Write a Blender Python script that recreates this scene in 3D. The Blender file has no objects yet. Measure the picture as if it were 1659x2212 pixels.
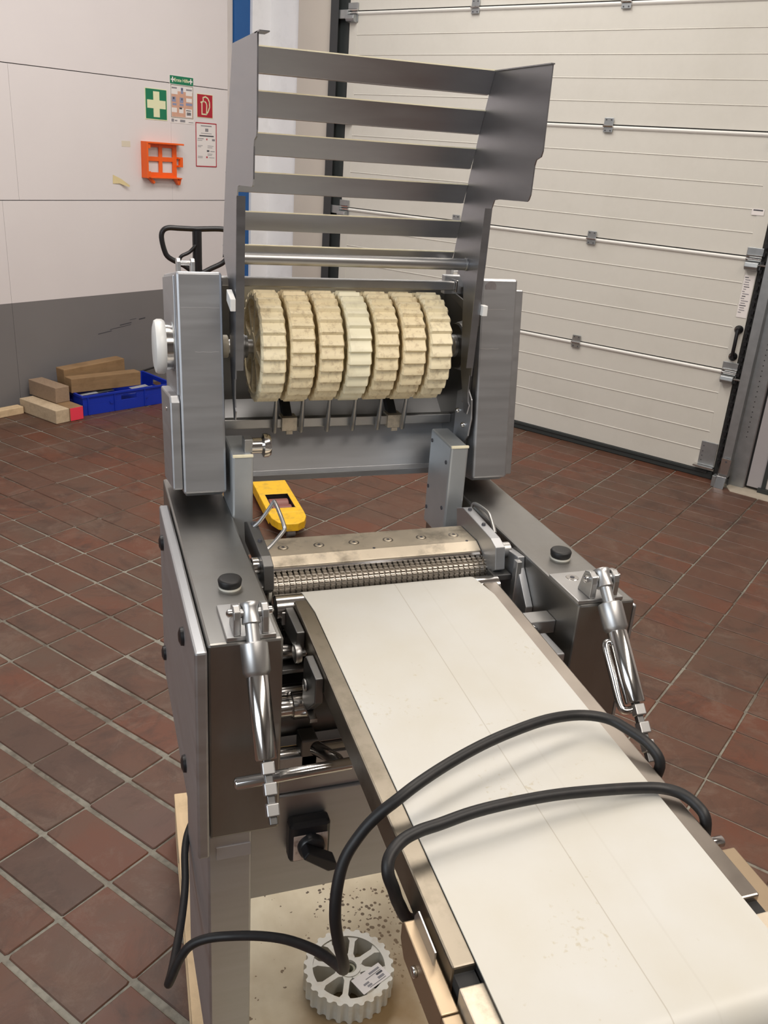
import bpy, math, random
from mathutils import Matrix, Vector
random.seed(7)
C = bpy.context.scene
COL = C.collection
# ---------------------------------------------------------------- camera
H = 1.55
F_PX = 1901.47
RC = [[0.947887, -0.061414, 0.312633], [-0.31171, -0.381833, 0.870081], [0.065939, -0.922189, -0.381078]]
cam = bpy.data.objects.new('camera', bpy.data.cameras.new('camera'))
COL.objects.link(cam)
m = Matrix(((RC[0][0], -RC[0][1], -RC[0][2], 0), (RC[1][0], -RC[1][1], -RC[1][2], 0), (RC[2][0], -RC[2][1], -RC[2][2], H), (0, 0, 0, 1)))
cam.matrix_world = m
cam.data.sensor_fit = 'VERTICAL'
cam.data.sensor_height = 36.0
cam.data.lens = F_PX / 2212 * 36.0
cam.data.clip_start = 0.02
C.camera = cam
# ---------------------------------------------------------------- world, light, exposure
TH = 0.586797
CW, SW = math.cos(TH), math.sin(TH)
def room(p):
    w, d, z = p
    return (w * CW - d * SW, w * SW + d * CW, z)
wd = bpy.data.worlds.new('world'); C.world = wd; wd.use_nodes = True
wd.node_tree.nodes['Background'].inputs[0].default_value = (0.9, 0.93, 1.0, 1)
wd.node_tree.nodes['Background'].inputs[1].default_value = 0.25
def area(name, wdz, sx, sy, power, color, target=None, rot=None):
    l = bpy.data.lights.new(name, 'AREA'); l.shape = 'RECTANGLE'; l.size = sx; l.size_y = sy
    l.energy = power; l.color = color
    o = bpy.data.objects.new(name, l); COL.objects.link(o); o.location = room(wdz)
    if target:
        v = Vector(room(target)) - Vector(o.location)
        o.rotation_euler = v.to_track_quat('-Z', 'Y').to_euler()
    else:
        o.rotation_euler = (0, 0, TH)
    return o
WARM = (1.0, 0.91, 0.81); NEUT = (1.0, 0.96, 0.92); COOL = (0.86, 0.93, 1.0)
area('lamp_far', (2.6, 2.9, 3.7), 3.2, 0.7, 100, NEUT)
area('lamp_mid', (1.9, 1.3, 3.7), 3.2, 0.6, 78, WARM)
area('lamp_near', (0.9, -1.2, 3.6), 3.6, 0.6, 125, WARM)
area('cool_left_fill', (-2.6, 1.0, 2.3), 2.6, 1.6, 85, COOL, target=(2.5, 1.5, 0.6))  # added cool fill from the left; no window is built there
C.view_settings.view_transform = 'Standard'
C.view_settings.look = 'None'
C.view_settings.gamma = 1.0
C.view_settings.use_curve_mapping = False
C.view_settings.exposure = -0.34
# ---------------------------------------------------------------- materials
def newmat(name):
    mt = bpy.data.materials.new(name); mt.use_nodes = True
    nt = mt.node_tree
    return mt, nt, nt.nodes['Principled BSDF']
def mat(name, col, rough=0.5, metal=0.0, var=0.0, scale=20.0, stretch=(1, 1, 1), bump=0.0, dirt=None, dirt_amt=0.0, dirt_scale=8.0, coat=0.0, rvar=0.0):
    mt, nt, b = newmat(name)
    N = nt.nodes; L = nt.links
    b.inputs['Base Color'].default_value = (*col, 1)
    b.inputs['Roughness'].default_value = rough
    b.inputs['Metallic'].default_value = metal
    b.inputs['Coat Weight'].default_value = coat
    if var or bump or dirt or rvar:
        g = N.new('ShaderNodeNewGeometry'); mp = N.new('ShaderNodeMapping')
        mp.inputs['Scale'].default_value = stretch
        L.new(g.outputs['Position'], mp.inputs['Vector'])
        nz = N.new('ShaderNodeTexNoise'); nz.inputs['Scale'].default_value = scale; nz.inputs['Detail'].default_value = 4
        L.new(mp.outputs[0], nz.inputs['Vector'])
        mx = N.new('ShaderNodeMix'); mx.data_type = 'RGBA'
        mx.inputs[6].default_value = (*[c * (1 - var) for c in col], 1)
        mx.inputs[7].default_value = (*[min(1, c * (1 + var)) for c in col], 1)
        L.new(nz.outputs['Fac'], mx.inputs[0])
        out = mx.outputs[2]
        if dirt:
            n2 = N.new('ShaderNodeTexNoise'); n2.inputs['Scale'].default_value = dirt_scale; n2.inputs['Detail'].default_value = 8
            n2.inputs['Roughness'].default_value = 0.65
            L.new(g.outputs['Position'], n2.inputs['Vector'])
            rp = N.new('ShaderNodeValToRGB'); rp.color_ramp.elements[0].position = 0.5; rp.color_ramp.elements[1].position = 0.72
            rp.color_ramp.elements[1].color = (dirt_amt,) * 3 + (1,)
            rp.color_ramp.elements[0].color = (0, 0, 0, 1)
            L.new(n2.outputs['Fac'], rp.inputs[0])
            m2 = N.new('ShaderNodeMix'); m2.data_type = 'RGBA'
            m2.inputs[7].default_value = (*dirt, 1)
            L.new(rp.outputs[0], m2.inputs[0]); L.new(out, m2.inputs[6])
            out = m2.outputs[2]
        L.new(out, b.inputs['Base Color'])
        if rvar:
            ma = N.new('ShaderNodeMapRange'); ma.inputs[3].default_value = max(0.02, rough - rvar); ma.inputs[4].default_value = rough + rvar
            L.new(nz.outputs['Fac'], ma.inputs[0]); L.new(ma.outputs[0], b.inputs['Roughness'])
        if bump:
            bp = N.new('ShaderNodeBump'); bp.inputs['Strength'].default_value = bump; bp.inputs['Distance'].default_value = 0.002
            L.new(nz.outputs['Fac'], bp.inputs['Height']); L.new(bp.outputs[0], b.inputs['Normal'])
    return mt
STEEL = mat('brushed_steel', (0.49, 0.50, 0.52), 0.47, 1.0, var=0.12, scale=6, stretch=(1, 1, 12), rvar=0.07)
STEEL_T = mat('brushed_steel_top', (0.30, 0.295, 0.285), 0.38, 1.0, var=0.12, scale=5, stretch=(6, 1, 1), rvar=0.06, dirt=(0.22, 0.20, 0.17), dirt_amt=0.35, dirt_scale=9)
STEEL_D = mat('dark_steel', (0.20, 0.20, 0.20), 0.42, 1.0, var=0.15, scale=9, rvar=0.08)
GUARD = mat('guard_steel', (0.37, 0.38, 0.41), 0.36, 1.0, var=0.14, scale=10, stretch=(1, 1, 7), rvar=0.08)
CHROME = mat('polished_steel', (0.62, 0.61, 0.60), 0.16, 1.0, var=0.05, scale=30)
SATIN = mat('satin_steel', (0.48, 0.48, 0.48), 0.40, 1.0, var=0.08, scale=40)
BRASSY = mat('worn_blade_steel', (0.72, 0.64, 0.52), 0.52, 0.85, var=0.15, scale=30, rvar=0.08, dirt=(0.20, 0.17, 0.13), dirt_amt=0.7, dirt_scale=22)
KNURL = mat('worn_roller_steel', (0.40, 0.37, 0.33), 0.38, 1.0, var=0.2, scale=60)
ALU = mat('plate_aluminium', (0.52, 0.55, 0.57), 0.45, 0.75, var=0.08, scale=25)
IVORY = mat('yellowed_plastic', (0.90, 0.76, 0.50), 0.5, 0, var=0.12, scale=30, bump=0.2, dirt=(0.34, 0.21, 0.09), dirt_amt=0.6, dirt_scale=110)
IVORY2 = mat('yellowed_plastic_light', (0.92, 0.80, 0.55), 0.5, 0, var=0.1, scale=30, bump=0.25, dirt=(0.33, 0.23, 0.12), dirt_amt=0.6, dirt_scale=80)
CREAM = mat('fresh_plastic', (0.94, 0.87, 0.64), 0.42, 0, var=0.05, scale=30, dirt=(0.5, 0.4, 0.24), dirt_amt=0.35, dirt_scale=40)
WHITEP = mat('translucent_white_plastic', (0.66, 0.64, 0.57), 0.35, 0, var=0.07, scale=30, dirt=(0.45, 0.32, 0.16), dirt_amt=0.5, dirt_scale=20)
WHITE = mat('white_plastic', (0.80, 0.80, 0.78), 0.35, 0, var=0.03, scale=20)
RUBBER = mat('black_rubber', (0.008, 0.008, 0.009), 0.5, 0, var=0.3, scale=60, bump=0.1, dirt=(0.05, 0.035, 0.03), dirt_amt=0.2, dirt_scale=60)
BLACKP = mat('black_plastic', (0.012, 0.012, 0.014), 0.35)
RAIL = mat('meeting_rail_highlight', (0.80, 0.79, 0.75), 0.28, 0.0)  # highlight along the rolled door rails, put into a brighter colour
DARKGAP = mat('dark_gap', (0.02, 0.02, 0.02), 0.8)
PAINTW = mat('white_wall_paint', (0.74, 0.69, 0.66), 0.75, 0, var=0.035, scale=2.5, dirt=(0.55, 0.50, 0.46), dirt_amt=0.3, dirt_scale=3)
PILLAR = mat('beige_pillar_paint', (0.56, 0.51, 0.45), 0.75, 0, var=0.05, scale=3)
WHITEB = mat('bright_white_paint', (0.84, 0.84, 0.85), 0.7, 0, var=0.02, scale=4, dirt=(0.6, 0.6, 0.6), dirt_amt=0.3, dirt_scale=9)
DOORW = mat('door_panel_paint', (0.63, 0.61, 0.555), 0.55, 0, var=0.02, scale=40, bump=0.04, dirt=(0.52, 0.50, 0.44), dirt_amt=0.35, dirt_scale=2.2)
GALV = mat('galvanised_steel', (0.40, 0.42, 0.43), 0.42, 0.9, var=0.2, scale=25)
GREYV = mat('grey_frame_paint', (0.38, 0.36, 0.37), 0.6, 0, var=0.05, scale=6)
BLUE = mat('blue_paint', (0.012, 0.095, 0.30), 0.5, 0, var=0.06, scale=5)
SEAL = mat('black_seal', (0.03, 0.035, 0.035), 0.6)
CRATE = mat('blue_crate_plastic', (0.010, 0.035, 0.40), 0.38, 0, var=0.08, scale=20)
PINE = mat('raw_pine', (0.66, 0.49, 0.30), 0.7, 0, var=0.16, scale=14, stretch=(6, 1, 6), bump=0.15, dirt=(0.30, 0.2, 0.1), dirt_amt=0.4, dirt_scale=14)
OLDWOOD = mat('aged_timber', (0.27, 0.165, 0.080), 0.75, 0, var=0.25, scale=10, stretch=(1, 1, 8), bump=0.2, dirt=(0.16, 0.09, 0.04), dirt_amt=0.6, dirt_scale=9)
PALEWOOD = mat('pale_timber', (0.55, 0.43, 0.29), 0.75, 0, var=0.2, scale=12, stretch=(8, 1, 8), bump=0.2, dirt=(0.25, 0.17, 0.10), dirt_amt=0.5, dirt_scale=12)
GREYWOOD = mat('grey_brown_timber', (0.30, 0.21, 0.14), 0.75, 0, var=0.2, scale=12, stretch=(8, 1, 8), bump=0.2)
PINK = mat('fluorescent_pink_paint', (0.85, 0.05, 0.09), 0.6)
YELLOW = mat('yellow_fork_paint', (0.82, 0.48, 0.015), 0.42, 0, var=0.08, scale=20, dirt=(0.25, 0.15, 0.05), dirt_amt=0.5, dirt_scale=30)
ORANGE = mat('orange_plastic', (0.86, 0.12, 0.008), 0.4, 0, var=0.06, scale=10)
GREEN = mat('sign_green', (0.004, 0.18, 0.085), 0.5)
GLOW = mat('sign_pale_yellow', (0.75, 0.76, 0.50), 0.5)
RED = mat('sign_red', (0.42, 0.012, 0.03), 0.5)
PAPER = mat('paper_white', (0.78, 0.74, 0.72), 0.6)
INK = mat('ink_grey', (0.25, 0.24, 0.26), 0.6)
INKD = mat('ink_dark', (0.06, 0.06, 0.07), 0.6)
SALMON = mat('print_salmon', (0.62, 0.36, 0.26), 0.6, 0, var=0.15, scale=30)
SLATE = mat('print_blue_grey', (0.25, 0.28, 0.42), 0.6)
TAPE = mat('masking_tape', (0.70, 0.58, 0.32), 0.6)
CONCRETE = mat('concrete', (0.42, 0.37, 0.30), 0.85, 0, var=0.2, scale=20, bump=0.3)
def grout_material():
    mt, nt, b = newmat('grout')
    N = nt.nodes; L = nt.links
    b.inputs['Roughness'].default_value = 0.85
    g = N.new('ShaderNodeNewGeometry')
    n1 = N.new('ShaderNodeTexNoise'); n1.inputs['Scale'].default_value = 1.7; n1.inputs['Detail'].default_value = 7; n1.inputs['Roughness'].default_value = 0.68
    L.new(g.outputs['Position'], n1.inputs['Vector'])
    rp = N.new('ShaderNodeValToRGB'); e = rp.color_ramp.elements
    e[0].position = 0.46; e[0].color = (0.250, 0.235, 0.195, 1); e[1].position = 0.64; e[1].color = (0.085, 0.060, 0.042, 1)
    L.new(n1.outputs['Fac'], rp.inputs[0])
    n2 = N.new('ShaderNodeTexNoise'); n2.inputs['Scale'].default_value = 60; n2.inputs['Detail'].default_value = 5
    L.new(g.outputs['Position'], n2.inputs['Vector'])
    mx = N.new('ShaderNodeMix'); mx.data_type = 'RGBA'; mx.blend_type = 'MULTIPLY'; mx.inputs[0].default_value = 0.6
    L.new(rp.outputs[0], mx.inputs[6]); r3 = N.new('ShaderNodeValToRGB'); r3.color_ramp.elements[0].position = 0.3; r3.color_ramp.elements[0].color = (0.45, 0.45, 0.45, 1); r3.color_ramp.elements[1].position = 0.55
    L.new(n2.outputs['Fac'], r3.inputs[0]); L.new(r3.outputs[0], mx.inputs[7])
    L.new(mx.outputs[2], b.inputs['Base Color'])
    bp = N.new('ShaderNodeBump'); bp.inputs['Strength'].default_value = 0.6; bp.inputs['Distance'].default_value = 0.003
    L.new(n2.outputs['Fac'], bp.inputs['Height']); L.new(bp.outputs[0], b.inputs['Normal'])
    return mt
GROUT = grout_material()
CEIL = mat('ceiling_paint', (0.45, 0.43, 0.40), 0.8)
ROOMW = mat('far_room_paint', (0.30, 0.28, 0.27), 0.8)
BELTW = None
def belt_material():
    mt, nt, b = newmat('white_belt')
    N = nt.nodes; L = nt.links
    b.inputs['Roughness'].default_value = 0.42
    g = N.new('ShaderNodeNewGeometry'); sp = N.new('ShaderNodeSeparateXYZ'); L.new(g.outputs['Position'], sp.inputs[0])
    n1 = N.new('ShaderNodeTexNoise'); n1.inputs['Scale'].default_value = 9; n1.inputs['Detail'].default_value = 6
    L.new(g.outputs['Position'], n1.inputs['Vector'])
    r1 = N.new('ShaderNodeValToRGB'); r1.color_ramp.elements[0].position = 0.35; r1.color_ramp.elements[1].position = 0.75
    r1.color_ramp.elements[0].color = (0.575, 0.57, 0.54, 1); r1.color_ramp.elements[1].color = (0.54, 0.52, 0.46, 1)
    L.new(n1.outputs['Fac'], r1.inputs[0])
    # small stains
    n2 = N.new('ShaderNodeTexNoise'); n2.inputs['Scale'].default_value = 150; n2.inputs['Detail'].default_value = 3
    L.new(g.outputs['Position'], n2.inputs['Vector'])
    n3 = N.new('ShaderNodeTexNoise'); n3.inputs['Scale'].default_value = 7; n3.inputs['Detail'].default_value = 2
    L.new(g.outputs['Position'], n3.inputs['Vector'])
    mu = N.new('ShaderNodeMath'); mu.operation = 'MULTIPLY'; L.new(n2.outputs['Fac'], mu.inputs[0]); L.new(n3.outputs['Fac'], mu.inputs[1])
    r2 = N.new('ShaderNodeValToRGB'); r2.color_ramp.elements[0].position = 0.385; r2.color_ramp.elements[1].position = 0.46
    r2.color_ramp.elements[0].color = (0, 0, 0, 1); r2.color_ramp.elements[1].color = (0.5, 0.5, 0.5, 1)
    L.new(mu.outputs[0], r2.inputs[0])
    m1 = N.new('ShaderNodeMix'); m1.data_type = 'RGBA'; m1.inputs[7].default_value = (0.42, 0.36, 0.23, 1)
    L.new(r2.outputs[0], m1.inputs[0]); L.new(r1.outputs[0], m1.inputs[6])
    # worn seam lines printed along the belt: |x - x0| small
    out = m1.outputs[2]
    for x0, wdt, amt in ((0.4100, 0.0006, 0.45), (0.452, 0.0012, 0.07)):
        a = N.new('ShaderNodeMath'); a.operation = 'SUBTRACT'; a.inputs[1].default_value = x0; L.new(sp.outputs[0], a.inputs[0])
        ab = N.new('ShaderNodeMath'); ab.operation = 'ABSOLUTE'; L.new(a.outputs[0], ab.inputs[0])
        lt = N.new('ShaderNodeMath'); lt.operation = 'LESS_THAN'; lt.inputs[1].default_value = wdt; L.new(ab.outputs[0], lt.inputs[0])
        k = N.new('ShaderNodeMath'); k.operation = 'MULTIPLY'; k.inputs[1].default_value = amt; L.new(lt.outputs[0], k.inputs[0])
        mm = N.new('ShaderNodeMix'); mm.data_type = 'RGBA'; mm.inputs[7].default_value = (0.30, 0.26, 0.20, 1)
        L.new(k.outputs[0], mm.inputs[0]); L.new(out, mm.inputs[6]); out = mm.outputs[2]
    L.new(out, b.inputs['Base Color'])
    return mt
BELTW = belt_material()
def tile_material(name, c1, c2):
    mt, nt, b = newmat(name)
    N = nt.nodes; L = nt.links
    g = N.new('ShaderNodeNewGeometry'); oi = N.new('ShaderNodeObjectInfo')
    nz = N.new('ShaderNodeTexNoise'); nz.inputs['Scale'].default_value = 7; nz.inputs['Detail'].default_value = 6; nz.inputs['Roughness'].default_value = 0.6
    L.new(g.outputs['Position'], nz.inputs['Vector'])
    mx = N.new('ShaderNodeMix'); mx.data_type = 'RGBA'; mx.inputs[6].default_value = (*c1, 1); mx.inputs[7].default_value = (*c2, 1)
    L.new(nz.outputs['Fac'], mx.inputs[0])
    # dull film of dirt in broad patches
    n2 = N.new('ShaderNodeTexNoise'); n2.inputs['Scale'].default_value = 2.6; n2.inputs['Detail'].default_value = 8; n2.inputs['Roughness'].default_value = 0.7
    L.new(g.outputs['Position'], n2.inputs['Vector'])
    rp = N.new('ShaderNodeValToRGB'); rp.color_ramp.elements[0].position = 0.46; rp.color_ramp.elements[1].position = 0.66
    rp.color_ramp.elements[0].color = (0, 0, 0, 1); rp.color_ramp.elements[1].color = (0.7, 0.7, 0.7, 1)
    L.new(n2.outputs['Fac'], rp.inputs[0])
    m2 = N.new('ShaderNodeMix'); m2.data_type = 'RGBA'; m2.inputs[7].default_value = (0.088, 0.056, 0.038, 1)
    L.new(rp.outputs[0], m2.inputs[0]); L.new(mx.outputs[2], m2.inputs[6])
    n5 = N.new('ShaderNodeTexNoise'); n5.inputs['Scale'].default_value = 3.4; n5.inputs['Detail'].default_value = 9; n5.inputs['Roughness'].default_value = 0.75; n5.inputs['Distortion'].default_value = 1.2
    L.new(g.outputs['Position'], n5.inputs['Vector'])
    r5 = N.new('ShaderNodeValToRGB'); r5.color_ramp.elements[0].position = 0.50; r5.color_ramp.elements[1].position = 0.66
    r5.color_ramp.elements[0].color = (0, 0, 0, 1); r5.color_ramp.elements[1].color = (0.75, 0.75, 0.75, 1); L.new(n5.outputs['Fac'], r5.inputs[0])
    m5 = N.new('ShaderNodeMix'); m5.data_type = 'RGBA'; m5.inputs[7].default_value = (0.045, 0.022, 0.014, 1)
    L.new(r5.outputs[0], m5.inputs[0]); L.new(m2.outputs[2], m5.inputs[6])
    # pale scuffed film
    n6 = N.new('ShaderNodeTexNoise'); n6.inputs['Scale'].default_value = 5.5; n6.inputs['Detail'].default_value = 10; n6.inputs['Roughness'].default_value = 0.8; n6.inputs['Distortion'].default_value = 0.6
    mp6 = N.new('ShaderNodeMapping'); mp6.inputs['Location'].default_value = (5, 3, 1); L.new(g.outputs['Position'], mp6.inputs[0]); L.new(mp6.outputs[0], n6.inputs['Vector'])
    r6 = N.new('ShaderNodeValToRGB'); r6.color_ramp.elements[0].position = 0.52; r6.color_ramp.elements[1].position = 0.74
    r6.color_ramp.elements[0].color = (0, 0, 0, 1); r6.color_ramp.elements[1].color = (0.7, 0.7, 0.7, 1); L.new(n6.outputs['Fac'], r6.inputs[0])
    m6 = N.new('ShaderNodeMix'); m6.data_type = 'RGBA'; m6.inputs[7].default_value = (0.170, 0.115, 0.085, 1)
    L.new(r6.outputs[0], m6.inputs[0]); L.new(m5.outputs[2], m6.inputs[6])
    L.new(m6.outputs[2], b.inputs['Base Color'])
    mr = N.new('ShaderNodeMapRange'); mr.inputs[3].default_value = 0.36; mr.inputs[4].default_value = 0.70
    L.new(nz.outputs['Fac'], mr.inputs[0]); L.new(mr.outputs[0], b.inputs['Roughness'])
    bp = N.new('ShaderNodeBump'); bp.inputs['Strength'].default_value = 0.5; bp.inputs['Distance'].default_value = 0.004
    L.new(nz.outputs['Fac'], bp.inputs['Height']); L.new(bp.outputs[0], b.inputs['Normal'])
    return mt
TILES = [tile_material('quarry_tile_brown', (0.085, 0.037, 0.022), (0.120, 0.053, 0.031)),
         tile_material('quarry_tile_red', (0.102, 0.034, 0.017), (0.140, 0.050, 0.026)),
         tile_material('quarry_tile_rose', (0.092, 0.044, 0.032), (0.124, 0.062, 0.045)),
         tile_material('quarry_tile_dark', (0.066, 0.033, 0.022), (0.092, 0.047, 0.031))]
# ---------------------------------------------------------------- mesh builder
class G:
    def __init__(s, tf=None):
        s.v = []; s.f = []; s.tf = tf
    def add(s, vs, fs):
        n = len(s.v)
        s.v += [s.tf(p) if s.tf else tuple(p) for p in vs]
        s.f += [tuple(i + n for i in f) for f in fs]
        return s
    def box(s, x0, x1, y0, y1, z0, z1):
        return s.add([(x0, y0, z0), (x1, y0, z0), (x1, y1, z0), (x0, y1, z0), (x0, y0, z1), (x1, y0, z1), (x1, y1, z1), (x0, y1, z1)],
                     [(0, 3, 2, 1), (4, 5, 6, 7), (0, 1, 5, 4), (1, 2, 6, 5), (2, 3, 7, 6), (3, 0, 4, 7)])
    def prism(s, poly, axis, a, b):
        """poly: 2-D outline in the two other axes, extruded along axis from a to b"""
        def P(u, v, t):
            return (t, u, v) if axis == 'x' else (u, t, v) if axis == 'y' else (u, v, t)
        n = len(poly)
        vs = [P(u, v, a) for u, v in poly] + [P(u, v, b) for u, v in poly]
        fs = [tuple(range(n))[::-1], tuple(range(n, 2 * n))] + [(i, (i + 1) % n, n + (i + 1) % n, n + i) for i in range(n)]
        return s.add(vs, fs)
    def rings(s, rings, cap=True, closed=False):
        n = len(rings[0]); vs = [p for r in rings for p in r]; fs = []
        k = len(rings)
        for j in range(k if closed else k - 1):
            j2 = (j + 1) % k
            for i in range(n):
                fs.append((j * n + i, j * n + (i + 1) % n, j2 * n + (i + 1) % n, j2 * n + i))
        if cap and not closed:
            fs.append(tuple(range(n))[::-1]); fs.append(tuple((k - 1) * n + i for i in range(n)))
        return s.add(vs, fs)
    def lathe(s, p0, p1, prof, n=24):
        """prof: list of (t along p0->p1 in metres, radius)"""
        p0 = Vector(p0); ax = (Vector(p1) - p0).normalized()
        u = ax.orthogonal().normalized(); v = ax.cross(u)
        rs = []
        for t, r in prof:
            c = p0 + ax * t
            rs.append([tuple(c + (u * math.cos(2 * math.pi * i / n) + v * math.sin(2 * math.pi * i / n)) * max(r, 1e-5)) for i in range(n)])
        return s.rings(rs)
    def cyl(s, p0, p1, r, n=20, r1=None, ch=0.0):
        L = (Vector(p1) - Vector(p0)).length
        r1 = r if r1 is None else r1
        if ch: return s.lathe(p0, p1, [(0, r - ch), (ch, r), (L - ch, r1), (L, r1 - ch)], n)
        return s.lathe(p0, p1, [(0, r), (L, r1)], n)
    def tube(s, path, r, n=10, closed=False):
        P = [Vector(p) for p in path]; rs = []; k = len(P); up = None
        for i, p in enumerate(P):
            if closed: t = P[(i + 1) % k] - P[i - 1]
            else: t = P[min(i + 1, k - 1)] - P[max(i - 1, 0)]
            t.normalize()
            if up is None: up = t.orthogonal().normalized()
            up = (up - t * up.dot(t)).normalized(); v = t.cross(up)
            rs.append([tuple(p + (up * math.cos(2 * math.pi * j / n) + v * math.sin(2 * math.pi * j / n)) * r) for j in range(n)])
        return s.rings(rs, closed=closed)
def smooth_path(pts, sub=6):
    out = []; P = [Vector(p) for p in pts]; n = len(P)
    for i in range(n - 1):
        a = P[max(i - 1, 0)]; b = P[i]; c = P[i + 1]; d = P[min(i + 2, n - 1)]
        for k in range(sub):
            t = k / sub
            out.append(0.5 * ((2 * b) + (c - a) * t + (2 * a - 5 * b + 4 * c - d) * t * t + (3 * b - a - 3 * c + d) * t ** 3))
    out.append(P[-1]); return out
WORLD = {}
def link_mesh(name, me, mt, parent, origin, bevel, kind, label):
    o = bpy.data.objects.new(name, me); COL.objects.link(o)
    if mt is not None and not me.materials: me.materials.append(mt)
    po = WORLD.get(parent.name, Vector((0, 0, 0))) if parent else Vector((0, 0, 0))
    if parent: o.parent = parent
    o.location = Vector(origin) - po
    WORLD[o.name] = Vector(origin)
    if bevel:
        bv = o.modifiers.new('bevel', 'BEVEL'); bv.width = bevel; bv.segments = 2; bv.limit_method = 'ANGLE'; bv.angle_limit = math.radians(35)
        bv.harden_normals = False
    if kind: o['kind'] = kind
    if label: o['label'] = label
    return o
def obj(name, g, mt, parent=None, bevel=0.0, smooth=None, kind=None, label=None, cat=None, group=None):
    xs = [p[0] for p in g.v]; ys = [p[1] for p in g.v]; zs = [p[2] for p in g.v]
    org = Vector(((min(xs) + max(xs)) / 2, (min(ys) + max(ys)) / 2, min(zs)))
    me = bpy.data.meshes.new(name)
    me.from_pydata([tuple(Vector(p) - org) for p in g.v], [], g.f)
    import bmesh
    bm = bmesh.new(); bm.from_mesh(me); bmesh.ops.recalc_face_normals(bm, faces=bm.faces); bm.to_mesh(me); bm.free()
    if smooth is not None:
        me.polygons.foreach_set('use_smooth', [True] * len(me.polygons))
        me.set_sharp_from_angle(angle=math.radians(smooth))
    o = link_mesh(name, me, mt, parent, org, bevel, kind, label)
    if cat: o['category'] = cat
    if group: o['group'] = group
    return o
def inst(src, name, parent, origin, rot=None, label=None, mt=None):
    o = src.copy(); COL.objects.link(o); o.name = name
    for k in ('label', 'category', 'group'):
        if k in o: del o[k]
    po = WORLD.get(parent.name, Vector((0, 0, 0))) if parent else Vector((0, 0, 0))
    o.parent = parent; o.location = Vector(origin) - po; WORLD[o.name] = Vector(origin)
    if rot: o.rotation_euler = rot
    if label: o['label'] = label
    if mt:
        o.material_slots[0].link = 'OBJECT'; o.material_slots[0].material = mt
    return o
def empty(name, loc, label, cat, group=None, kind=None, parent=None):
    o = bpy.data.objects.new(name, None); COL.objects.link(o); o.empty_display_size = 0.05
    po = WORLD.get(parent.name, Vector((0, 0, 0))) if parent else Vector((0, 0, 0))
    if parent: o.parent = parent
    o.location = Vector(loc) - po; WORLD[o.name] = Vector(loc)
    if label: o['label'] = label
    if cat: o['category'] = cat
    if group: o['group'] = group
    if kind: o['kind'] = kind
    return o
RM = lambda: G(room)
def text_g(body, size, place, align='CENTER', bold=0.0):
    """place(u, v) -> world point for flat lettering"""
    cu = bpy.data.curves.new('lettering', 'FONT'); cu.body = body; cu.size = size; cu.align_x = align; cu.offset = bold; cu.resolution_u = 2
    o = bpy.data.objects.new('lettering', cu); COL.objects.link(o)
    dg = bpy.context.evaluated_depsgraph_get()
    me = bpy.data.meshes.new_from_object(o.evaluated_get(dg))
    g = G()
    g.add([place(v.co.x, v.co.y) for v in me.vertices], [tuple(p.vertices) for p in me.polygons])
    bpy.data.objects.remove(o); bpy.data.curves.remove(cu); bpy.data.meshes.remove(me)
    return g
# ================================================================= FLOOR
W0 = 4.71; D0 = 4.72
TA = TH + math.radians(2.5)
CT, ST = math.cos(TA), math.sin(TA)
def tl(p):      # tile frame -> world
    a, b, z = p
    return (a * CT - b * ST, a * ST + b * CT, z)
floor = empty('floor', (2.0, 2.0, 0.0), None, None, kind='structure')
g = RM().box(-3.6, 4.92, -4.0, 4.9, -0.06, -0.0035)
obj('grout_bed', g, GROUT, floor)
P = 0.1265
alines = [1.042 + P * k for k in range(-34, 10)]          # ... 2.18
while alines[-1] < 2.20: alines.append(alines[-1] + P)
alines += [2.325, 2.4665, 2.592, 2.7175, 2.8435, 2.9695, 3.0925, 3.2115]
while alines[-1] < 5.2: alines.append(alines[-1] + 0.1235)
alines = sorted(set(round(a, 4) for a in alines))
alines = [a for i, a in enumerate(alines) if i == 0 or a - alines[i - 1] > 0.06]
blines = [0.1026 + 0.2375 * k for k in range(-17, 21)]
def project(p):
    q = Vector(p) - Vector((0, 0, H))
    x = sum(RC[i][0] * q[i] for i in range(3)); y = sum(RC[i][1] * q[i] for i in range(3)); z = sum(RC[i][2] * q[i] for i in range(3))
    if z < 0.1: return None
    return (829.5 + F_PX * x / z, 1106 + F_PX * y / z, z)
def hidden(u, v):    # behind the machine
    if 365 < u < 1105 and 560 < v < 1040: return True
    if 440 < u < 1240 and 1190 < v < 1650: return True
    if 450 < u < 1640 and v > 1700 and u < 820 + (v - 1700) * 1.4 + 560: return True
    return False
tiles_vis = []; tiles_rest = []
for i in range(len(alines) - 1):
    for j in range(len(blines) - 1):
        a0, a1, b0, b1 = alines[i], alines[i + 1], blines[j], blines[j + 1]
        ac, bc = (a0 + a1) / 2, (b0 + b1) / 2
        wx, wy, _ = tl((ac, bc, 0))
        w = wx * CW + wy * SW; d = -wx * SW + wy * CW
        if w > 4.83 or d > 4.80 or w < -1.5 or d < -2.0: continue
        if w > 4.60 and d < 1.22: continue
        q = project((wx, wy, 0))
        info = (a0, a1, b0, b1)
        if q and -60 < q[0] < 1720 and 780 < q[1] < 2300 and not hidden(q[0], q[1]): tiles_vis.append((q[2], info))
        else: tiles_rest.append(info)
tiles_vis.sort(key=lambda t: t[0])
near, far = tiles_vis[:298], [t[1] for t in tiles_vis[298:]]
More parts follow.
